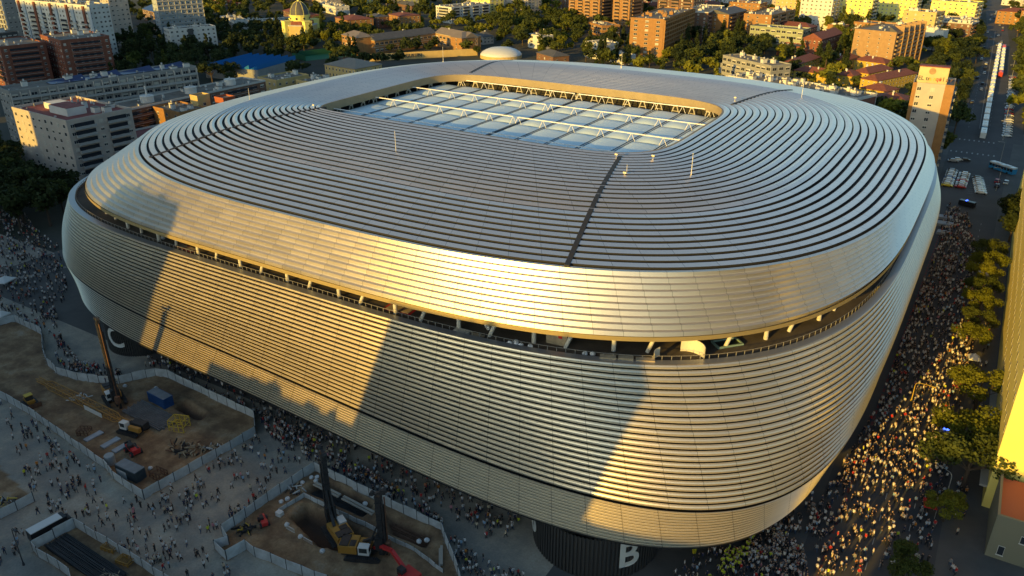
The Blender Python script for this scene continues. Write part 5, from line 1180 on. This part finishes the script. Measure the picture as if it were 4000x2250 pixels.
# ================================================================== LAMPS, CARS, BUSES
def lamp(x, y, rz, h, m_, label, arm=1.6):
    e = empty('street_lamp', (x, y, 0), rz); tag(e, label, 'street lamp'); b = MB(); b.tube((0,0,0),(0,0,h),.11,.07,7); b.lathe([(.22,0),(.16,.6)],8); b.build('pole', m_, e)
    b = MB(); P_ = [(0,0,h),(.1,0,h+.5),(.5,0,h+.85),(arm*.7,0,h+.9),(arm,0,h+.8)]
    for p, q in zip(P_[:-1], P_[1:]): b.tube(p, q, .06, n=6)
    b.build('arm', m_, e); b = MB(); b.box(arm-.1,-.2,h+.68,arm+.7,.2,h+.86); b.build('lamp_head', m_, e); return e
M_LP = mat('lamp_grey', (0.30,0.29,0.27), .6); M_LPD = mat('lamp_dark', (0.04,0.04,0.045), .6)
lamp(-0.8,-166.5,0,7.4,M_LPD,'dark lamp post with long shaft at the bottom left corner',.9); lamp(-124.3,-101,.2,8,M_LP,'thin grey lamp post beside the tents at the left edge',1.2); lamp(121,-33,0,4.2,M_YEL,'curved lamp with sunlight painted yellow, arching over the crowd in the right street',3.4)  # yellow on the curved lamp stands in for gold sunlight
lamp(131,-66,2.5,5,M_LP,'pale curved lamp by the large street tree at lower right',2.2); lamp(-135,-66,1,8,M_LP,'grey lamp post under the dark trees left of the stadium',1.2)
for q in range(8): lamp(129.5-q*.6,150+q*46,pi,8.5,M_LP,'grey lamp post on the right kerb of the avenue, number %s from the crossing' % ['one','two','three','four','five','six','seven','eight'][q],2)
PAINT = {n: mat('paint_'+n, c, .35, .2) for n, c in (('white',(.62,.62,.6)),('silver',(.35,.36,.37)),('black',(.02,.02,.022)),('red',(.35,.02,.02)),('blue',(.02,.07,.2)),('grey',(.12,.12,.13)),('yellow',(.6,.45,.02)))}
def carmesh(paint):
    mb = MB(); prof = [(-2.15,.35),(-2.2,.75),(-1.75,.92),(-1.15,1.42),(.65,1.45),(1.25,.98),(2.05,.82),(2.15,.4)]
    k = 0; n = len(prof); v0 = len(mb.v)
    for y, ins in ((-.88,.0),(.88,.0)): mb.v.extend([(x, y*(.82 if z > 1.2 else 1), z) for x, z in prof])
    mb.f.append(tuple(range(n-1,-1,-1))); mb.f.append(tuple(range(n,2*n))); mb.mi += [0,0]
    for i in range(n): j = (i+1) % n; mb.f.append((i, j, n+j, n+i)); mb.mi.append(1 if i in (2,4) else 0)
    for s_ in (-1,1): mb.face([(-1.5,s_*.86,.98),(1.0,s_*.86,1.0),(.6,s_*.76,1.36),(-1.1,s_*.76,1.34)], 1)
    for wx in (-1.35,1.35):
        for s_ in (-1,1): mb.tube((wx,s_*.72,.33),(wx,s_*.92,.33),.33,n=10,m=2)
    return mb.mesh('car', [paint, M_WG, M_BLK])
CAR = {n: carmesh(m_) for n, m_ in PAINT.items()}
def vmesh(L_, W_, H_, body, roofm, band):
    mb = MB(); mb.box(-L_/2,-W_/2,.35,L_/2,W_/2,H_*.45,0); mb.box(-L_/2+.05,-W_/2+.03,H_*.45,L_/2-.05,W_/2-.03,H_*.82,1); mb.box(-L_/2,-W_/2,H_*.82,L_/2,W_/2,H_,2)
    for i in range(int(L_/1.5)+1): x = -L_/2+L_*i/(int(L_/1.5)); mb.box(x-.07,-W_/2-.01,H_*.45,x+.07,W_/2+.01,H_*.82,0)
    mb.box(-L_*.3,-.7,H_,-L_*.1,.7,H_+.22,2); mb.box(L_*.1,-.7,H_,L_*.3,.7,H_+.22,2)
    for wx in (-L_*.32, L_*.3):
        for s_ in (-1,1): mb.tube((wx,s_*(W_/2-.15),.48),(wx,s_*(W_/2+.02),.48),.48,n=12,m=3)
    return mb.mesh('bus', [body, M_WG, roofm, M_BLK])
def parked(x, y, rz, col_, label, group): o = put(CAR[col_], 'parked_car', x, y, 0.012, rz); tag(o, label, 'car', group); return o
cs_ = random.Random(9); CL = ['white','white','silver','grey','black','silver','red','white']
for i in range(9): c = ['yellow','white','silver','white','blue','white','silver','white','grey'][i]; parked(112.2,146+3.0*i,.08,c,c+' car in the left row of the car park, '+['nearest','second','third','fourth','fifth','sixth','seventh','eighth','farthest'][i]+' of its row','cars in the left row of the car park')
for i in range(8): parked(116.9,146.5+3.0*i,3.2,['red','silver','white','red','white','grey','silver','white'][i],['red','silver','white','red','white','grey','silver','white'][i]+' car backing onto the left row, '+['first','second','third','fourth','fifth','sixth','seventh','eighth'][i]+' from the near end','cars backing onto the left row')
for i in range(8): c = ['white','white','white','silver','white','silver','silver','black'][i]; parked(124.6-.35*i,142.5+3.0*i,-.05,c,c+' car in the right row of the car park, '+['nearest','second','third','fourth','fifth','sixth','seventh','farthest'][i]+' of its row','cars in the right row of the car park')
for x, y, rz, c, lb in ((129.3,163,1.5,'red','red car driving past the crossing island'),(129.6,156,1.5,'black','black car just behind the red car at the crossing'),(132.5,163,1.5,'white','white car beside the red car at the crossing'),(112.5,190,.2,'white','white car stopped at the left side of the crossing'),(115.5,191,.2,'black','black van stopped at the left side of the crossing'),(111,187,.2,'silver','silver car nearest the stadium at the crossing')): parked(x, y, rz, c, lb, None)
for i in range(34): y = 250+i*5.6; c = cs_.choice(CL); parked(129.6-(y-236)*.014+cs_.uniform(-.3,.3), y, .35+cs_.uniform(-.1,.1), c, c+' car parked at an angle under the trees right of the avenue', 'cars parked right of the avenue')
for i in range(26): y = 330+i*22; c = cs_.choice(CL); x = 117-(y-262)*.030+cs_.choice([-6,-2.5,3,6]); parked(x, y, 1.6, c, c+' car driving on the far avenue', 'cars driving on the avenue')
BUSM = {'white': vmesh(12,2.5,3.2,PAINT['white'],PAINT['white'],0), 'blue': vmesh(12,2.5,3.2,mat('bus_blue',(0.02,0.20,0.42),.4),PAINT['white'],0), 'red': vmesh(12,2.5,3.3,PAINT['red'],PAINT['red'],0), 'grey': vmesh(12,2.5,3.2,PAINT['silver'],PAINT['white'],0)}
def bus(x, y, rz, c, label, group=None, name='bus'): o = put(BUSM[c], name, x, y, .012, rz); tag(o, label, 'bus', group); return o
bus(130.3,181.5,-.72,'blue','blue and white city bus turning at the crossing behind the stadium')
ordn = ['first','second','third','fourth','fifth','sixth','seventh','eighth','ninth','tenth','eleventh','twelfth','thirteenth','fourteenth','fifteenth','sixteenth','seventeenth','eighteenth','nineteenth','twentieth','last']
for i in range(21):
    y = 245+i*16.8; c = ['white','blue','white','white','white','grey','white','white','white','grey','white','white','white','blue','white','white','grey','white','white','white','white'][i]
    bus(119.4-(y-245)*.0215, y, radians(91.2), c, c+' bus in the long left queue on the avenue, '+ordn[i]+' from the near end', 'buses queuing on the avenue')
for i in range(9):
    y = 437+i*17; c = ['red','white','blue','white','white','white','white','white','red'][i]
    bus(118.9-(y-437)*.024, y, radians(91.2), c, c+' bus in the short right queue on the avenue, '+ordn[i]+' from the near end', 'buses in the right queue on the avenue')
# white minibus with two dark marks on its roof, police van, tents, street stalls
e = empty('minibus', (-4.6,-159.8,0), radians(84)); tag(e, 'white roofed dark minibus parked against the fence corner at bottom left', 'minibus')
b = MB(); b.box(-3.1,-1.0,.35,3.1,1.0,2.3); b.box(3.1,-.95,.35,3.9,.95,1.3); b.build('body', PAINT['black'], e); b = MB(); b.box(-3.05,-.98,2.3,2.4,.98,2.45); b.build('roof', PAINT['white'], e)
b = MB(); b.face([(2.5,-.9,2.3),(2.5,.9,2.3),(3.75,.9,1.32),(3.75,-.9,1.32)]); b.build('windscreen', M_WG, e)
for wx in (-2,2.4):
    for wy in (-1,1): b = MB(); b.tube((wx,wy-.1,.38),(wx,wy+.1,.38),.38,n=10); b.build('wheel', M_BLK, e)
e = empty('police_van', (121,122.6,0), radians(-20)); tag(e, 'dark van with blue lights standing above the crowd beside the square', 'van')
b = MB(); b.box(-2.8,-1,.35,2.8,1,2.3); b.build('body', PAINT['black'], e); b = MB(); b.box(-.6,-.7,2.3,-.2,.7,2.45); 
M_BLUEL = bpy.data.materials.new('blue_beacon'); M_BLUEL.use_nodes = True; q = M_BLUEL.node_tree.nodes['Principled BSDF']; q.inputs['Emission Color'].default_value = (.05,.12,1,1); q.inputs['Emission Strength'].default_value = 4; q.inputs['Base Color'].default_value = (0,0,.3,1)
b.build('beacon', M_BLUEL, e); b = MB(); b.box(2.78,-.85,1.3,2.82,.85,2.1); b.build('windscreen', M_WG, e)
for x, y, lb in ((131.2,-17,'police van with blue beacons among the crowd on the right street'),(128.6,-46.5,'pale topped police van with blue beacons beside the large street tree')):
    e = empty('police_van', (x, y, 0), 1.5); tag(e, lb, 'van'); b = MB(); b.box(-2.6,-1,.35,2.6,1,2.3); b.build('body', PAINT['grey'], e)
    for X in (-1.6,1.6): b = MB(); b.box(X-.2,-.6,2.3,X+.2,.6,2.5); b.build('beacon', M_BLUEL, e)
    b = MB(); b.box(2.58,-.85,1.3,2.62,.85,2.1); b.build('windscreen', M_WG, e)
def tent(x, y, rz, w_, d_, label, m_=None, h=2.3):
    e = empty('market_tent', (x, y, 0), rz); tag(e, label, 'tent'); m_ = m_ or M_GREYW; b = MB()
    for a, c in (((-w_/2,-d_/2),(w_/2,-d_/2)),((w_/2,-d_/2),(w_/2,d_/2)),((w_/2,d_/2),(-w_/2,d_/2)),((-w_/2,d_/2),(-w_/2,-d_/2))):
        b.face([(a[0],a[1],h),(c[0],c[1],h),(0,0,h+1.1)]); b.face([(a[0],a[1],h-.3),(c[0],c[1],h-.3),(c[0],c[1],h),(a[0],a[1],h)])
    b.build('tent_roof', m_, e)
    for sx in (-1,1):
        for sy in (-1,1): b = MB(); b.tube((sx*(w_/2-.05),sy*(d_/2-.05),0),(sx*(w_/2-.05),sy*(d_/2-.05),h),.04,n=5); b.build('leg', M_LP, e)
tent(-116.4,-106.6,.3,4.5,4.5,'white tent at the left edge above the crowd'); tent(-94.2,-119.2,.2,3,3,'white tent behind the fence corner at the left edge')
tent(130.6,50,.1,3.2,3.2,'white tent under the street trees high on the right street'); tent(130.2,37,.3,2.6,2.6,'tan tent among the crowd, below the white tent',W['ochre']); tent(131.6,-8,.2,2.6,2.6,'white tarpaulin tent at the right edge of the crowd'); tent(130.2,-23.5,.2,3.2,2.6,'dark red tent by the street trees',mat('dark_red_cloth',(.12,.015,.02),.8)); tent(128.6,-72,.15,2.2,2.6,'bright red tent beside the lower street tree',M_REDSHEET); tent(131.2,79,.1,3,2.2,'pale tent under the dark trees at the top of the crowd')
# works yard under the right end of the stadium
for x, y, l, d, h, lb in ((115.5,104,5,3.2,.9,'low pale concrete slab stack beside the far right stadium wall'),(116,96,5.5,3.6,1.1,'second pale slab stack beside the far right stadium wall'),(116.5,86.5,4.5,3,1.0,'third pale slab stack, nearest, beside the far right stadium wall')):
    b = MB()
    for k in range(3): b.box(-l/2+.1*k,-d/2,k*h/3,l/2-.1*k,d/2,(k+.85)*h/3)
    tag(b.build('slab_stack', mat('slab_grey',(0.30,0.33,0.37),.8), loc=(x, y, 0)), lb, 'slabs')
for q, (x, y) in enumerate(((95.7,-99.3),(95.9,-100.8),(95.6,-102.4),(95.3,-104.2))):
    b = MB(); b.lathe([(.32,0),(.42,1.0),(.46,1.02),(.44,1.12)],10); b.box(-.3,.3,.1,.3,.48,.9)
    tag(b.build('waste_bin', mat('bin_yellow',(0.55,0.45,0.02),.6), loc=(x, y, 0.004)), ['topmost','second','third','lowest'][q]+' of the four yellow waste bins at the bottom of the stadium corner', 'bin', 'yellow waste bins')
# ================================================================== PEOPLE
def skinned(pose, sub):
    """one continuous body grown round a jointed skeleton; returns a mesh"""
    s_, arm = pose['stride'], pose['arms']
    V = [(0,0,.93),(0,0,1.18),(0,0,1.38),(0,0,1.50),(0,.01,1.60),(0,.02,1.70)]; R = [(.13,.10),(.135,.10),(.15,.10),(.055,.055),(.085,.095),(.075,.085)]; E = [(0,1),(1,2),(2,3),(3,4),(4,5)]
    for sd, st in ((-1, s_), (1, -s_)):
        k = len(V); V += [(sd*.10,0,.88),(sd*.105,st*.16+.03,.50),(sd*.11,st*.30-.02,.09),(sd*.11,st*.30+.12,.04)]; R += [(.095,.095),(.062,.062),(.042,.045),(.045,.035)]; E += [(0,k),(k,k+1),(k+1,k+2),(k+2,k+3)]
    for sd, (a1, a2) in zip((-1, 1), arm):
        k = len(V); V += [(sd*.19,0,1.40),(sd*(.19+a1[0]),a1[1],1.40+a1[2]),(sd*(.19+a2[0]),a2[1],1.40+a2[2]),(sd*(.19+a2[0]*1.1),a2[1]*1.1+.02,1.40+a2[2]*1.12)]; R += [(.058,.058),(.042,.042),(.032,.03),(.038,.022)]; E += [(2,k),(k,k+1),(k+1,k+2),(k+2,k+3)]
    me = bpy.data.meshes.new('sk'); me.from_pydata(V, E, []); o = bpy.data.objects.new('sk', me); COL.objects.link(o)
    o.modifiers.new('s', 'SKIN')
    for i, r in enumerate(R): me.skin_vertices[0].data[i].radius = r
    me.skin_vertices[0].data[0].use_root = True
    if sub: m_ = o.modifiers.new('u', 'SUBSURF'); m_.levels = sub; m_.render_levels = sub
    dg = bpy.context.evaluated_depsgraph_get(); out = bpy.data.meshes.new_from_object(o.evaluated_get(dg)); bpy.data.objects.remove(o)
    return out
DOWN = [((.04,0,-.28),(.05,.08,-.55)),((.04,0,-.28),(.05,.08,-.55))]
POSES = {'standing': dict(stride=.12, arms=DOWN), 'walking': dict(stride=.9, arms=[((.05,.12,-.26),(.05,.30,-.48)),((.05,-.12,-.26),(.05,-.12,-.52))]),
 'raising an arm': dict(stride=.3, arms=[((.04,0,-.28),(.05,.08,-.55)),((.08,.06,.2),(.03,.12,.46))]), 'holding up a phone': dict(stride=.15, arms=[((.06,.10,-.24),(-.06,.33,-.10)),((.06,.10,-.24),(-.06,.33,-.10))])}
SK = mat('skin', (0.42,0.26,0.18), .6); HAIR = mat('hair_dark', (0.03,0.02,0.015), .7)
SHIRT = {n: mat('cloth_'+n.replace(' ','_'), c, .85) for n, c in (('white',(.60,.60,.59)),('black',(.02,.02,.022)),('navy blue',(.02,.03,.08)),('red',(.45,.02,.02)),('light blue',(.25,.40,.55)),('grey',(.22,.22,.22)),('cream',(.55,.47,.33)),('neon yellow',(.55,.62,.03)),('orange',(.55,.2,.03)),('pink',(.5,.2,.25)))}
TRO = {n: mat('trousers_'+n, c, .85) for n, c in (('dark',(.018,.02,.028)),('blue',(.04,.07,.13)),('grey',(.12,.115,.11)))}
BASE = {}
for pn, po in POSES.items():
    for sub in (0, 1):
        me = skinned(po, sub); n = len(me.polygons); c = np.empty(n*3); me.polygons.foreach_get('center', c); c = c.reshape(-1, 3)
        mi = np.zeros(n, int); x, y, z = np.abs(c[:,0]), c[:,1], c[:,2]
        mi[z < .93] = 1; d_arm = (x > .215) & (z > .7) & (z < 1.36); mi[d_arm & (z > 1.12)] = 0; mi[(x > .20) & (z < 1.12) & (z > .7)] = 2
        mi[(z > 1.47) & (x < .13)] = 2; mi[((z > 1.66) | ((z > 1.55) & (y < .0))) & (x < .13)] = 3
        if pn != 'standing' and pn != 'walking': mi[((x > .16) & (z > 1.62)) | ((y > .25) & (z > 1.1))] = 2
        mi[z < .07] = 3
        me.polygons.foreach_set('material_index', mi.astype(np.int32)) if me.materials else None
        BASE[(pn, sub)] = (me, mi)
_pm = {}
def person_mesh(pn, sh, tr):
    k = (pn, sh, tr)
    if k not in _pm:
        me0, mi = BASE[(pn, 1)]; me = me0.copy()
        me.materials.clear()
        for m_ in (SHIRT[sh], TRO[tr], SK, HAIR): me.materials.append(m_)
        me.polygons.foreach_set('material_index', mi.astype(np.int32)); me.polygons.foreach_set('use_smooth', [True]*len(me.polygons)); me.update(); _pm[k] = me
    return _pm[k]
CR = [('left of the stadium', [(-176,-77),(-161,-74),(-134,-80),(-99,-98),(-84,-110),(-70,-119),(-96,-115.5),(-100,-117)], 520), ('between wavy fence and C drum', [(-75,-115),(-66,-119),(-54,-121.5),(-38,-118),(-38,-121),(-40,-124),(-49.6,-126),(-63,-124)], 150), ('below the left stadium hem', [(-44,-110),(-40,-115.5),(-36,-112.5),(-31,-112.8),(-0.6,-114.0),(5,-117),(22,-118),(22,-108),(0,-107),(-38,-107)], 260),
 ('between pit fence and stadium', [(-34,-114),(-6,-113.5),(18,-115),(38,-118),(48,-119),(54.5,-121.8),(39.6,-121.4),(20.5,-120.4),(8.3,-120),(-0.3,-114.8)], 330),
 ('under the stadium hem', [(48,-119),(62,-124),(68,-125.5),(73,-124.5),(80,-126),(63.9,-129.5),(56,-123)], 90),
 ('between the two pits', [(-56,-141.3),(-32,-142.4),(-8,-145.4),(2.8,-146.2),(5,-133),(5,-120.6),(19,-121.5),(21,-137),(21.5,-144),(27,-150),(21.6,-155.5),(-2,-155.5),(-9,-160.7),(-14.5,-155.8),(-20,-155)], 330),
 ('beside the dark lamp post', [(-13,-163),(-7.6,-161),(-3.6,-164.5),(-2,-170),(-8,-169)], 16), ('by the black bars fence', [(24,-155.6),(40,-155.6),(36,-150),(28,-149)], 24),
 ('near the bottom stadium corner', [(94,-112),(96,-105),(99.6,-99),(99.7,-108),(93,-116)], 34), ('in the packed bottom group', [(99.5,-111),(99.7,-103),(102,-95),(106,-91),(111,-94),(113.8,-101),(106,-112)], 520),
 ('in the right street', [(113,-88),(116.5,-50),(117,-6),(116,33),(121,44),(131,40),(131,-2),(131,-41),(130,-88),(113.5,-101)], 1250), ('below the middle stadium hem', [(22,-117.5),(48,-118),(66,-121),(66,-112),(40,-108),(22,-107.5)], 230), ('close to the right stadium wall', [(110,-92),(114,-88),(117.5,-50),(118,40),(115.5,40),(115,-40),(111,-80)], 330), ('at the stadium corner', [(99,-90),(108,-84),(111,-70),(113,-88),(105,-93)], 70), ('far up the right street', [(116,42),(115.5,80),(114.5,121),(122,112),(128,72),(131,40),(121.7,41)], 620),
 ('in the shade near the left tents', [(-199,-64),(-188,-64),(-160,-73),(-157,-78),(-171,-80)], 90), ('along the yellow building', [(132.5,-90),(134.6,-90),(134.6,20),(132.8,20)], 60)]
g_ = np.random.default_rng(42); PPL = []
camp = np.array([123.2, -210.1])
for where, poly, n in CR:
    P_ = np.array(poly); c = 0
    cl = [P_.min(0)+(P_.max(0)-P_.min(0))*g_.random(2) for _ in range(max(6, n//8))]
    while c < n:
        if g_.random() < .62: q = cl[g_.integers(len(cl))]+g_.normal(0, 1.0 if where != 'between the two pits' else .7, 2)
        else: q = P_.min(0)+(P_.max(0)-P_.min(0))*g_.random(2)
        if not pip(q[:1], q[1:2], poly)[0]: 
            if g_.random() < .02: cl = [P_.min(0)+(P_.max(0)-P_.min(0))*g_.random(2) for _ in range(max(6, n//5))]
            continue
        if any(pip(q[:1], q[1:2], s_)[0] for s_ in (SITE1, SITE3, SITE4)): continue
        hi = 'packed' in where and q[0] < 103.4
        sh = 'neon yellow' if hi and g_.random() < .75 else str(g_.choice(['white','black','navy blue','red','light blue','grey','cream','orange','pink','neon yellow'], p=[.36,.28,.10,.045,.05,.085,.045,.01,.01,.015]))
        PPL.append((q[0], q[1], where, sh, str(g_.choice(['dark','blue','grey'], p=[.6,.28,.12])), str(g_.choice(['standing','walking','raising an arm','holding up a phone'], p=[.36,.54,.04,.06])), float(g_.uniform(0, 2*pi)), float(g_.uniform(.93, 1.06)))); c += 1
PPL.sort(key=lambda p: (p[0]-camp[0])**2+(p[1]-camp[1])**2)
for x, y, where, sh, tr, pn, rz, sc in PPL[:300]:
    o = put(person_mesh(pn, sh, tr), 'person', x, y, .016, rz, sc)
    act = {'standing':'standing','walking':'walking','raising an arm':'raising one arm','holding up a phone':'with hands up'}[pn]
    tag(o, 'person in %s top and %s trousers %s %s' % (sh, tr, act, where), 'person', 'people '+where)
vs, fs, ms, off = [], [], [], 0; CM_ = list(SHIRT.values())+list(TRO.values())+[SK, HAIR]; SI = {k: i for i, k in enumerate(SHIRT)}; TI = {k: len(SHIRT)+i for i, k in enumerate(TRO)}
B0 = {}
for pn in POSES:
    me, mi = BASE[(pn, 0)]; co = np.empty(len(me.vertices)*3); me.vertices.foreach_get('co', co); B0[pn] = (co.reshape(-1, 3), [tuple(p.vertices) for p in me.polygons], mi)
for x, y, where, sh, tr, pn, rz, sc in PPL[300:]:
    co, F, mi = B0[pn]; c, s_ = cos(rz), sin(rz)
    vs.append(np.stack([x+sc*(co[:,0]*c-co[:,1]*s_), y+sc*(co[:,0]*s_+co[:,1]*c), .016+sc*co[:,2]], 1)); fs.extend(tuple(i+off for i in f) for f in F)
    ms.append(np.array([SI[sh], TI[tr], len(CM_)-2, len(CM_)-1])[mi]); off += len(co)
me = bpy.data.meshes.new('crowd'); me.from_pydata(np.concatenate(vs).tolist(), [], fs)
for m_ in CM_: me.materials.append(m_)
me.polygons.foreach_set('material_index', np.concatenate(ms).astype(np.int32)); me.update()
o = bpy.data.objects.new('crowd', me); COL.objects.link(o); tag(o, 'dense crowd of football supporters filling the square and the street round the stadium', 'crowd', None, 'stuff')
for me, mi in BASE.values(): 
    if me.users == 0: bpy.data.meshes.remove(me)
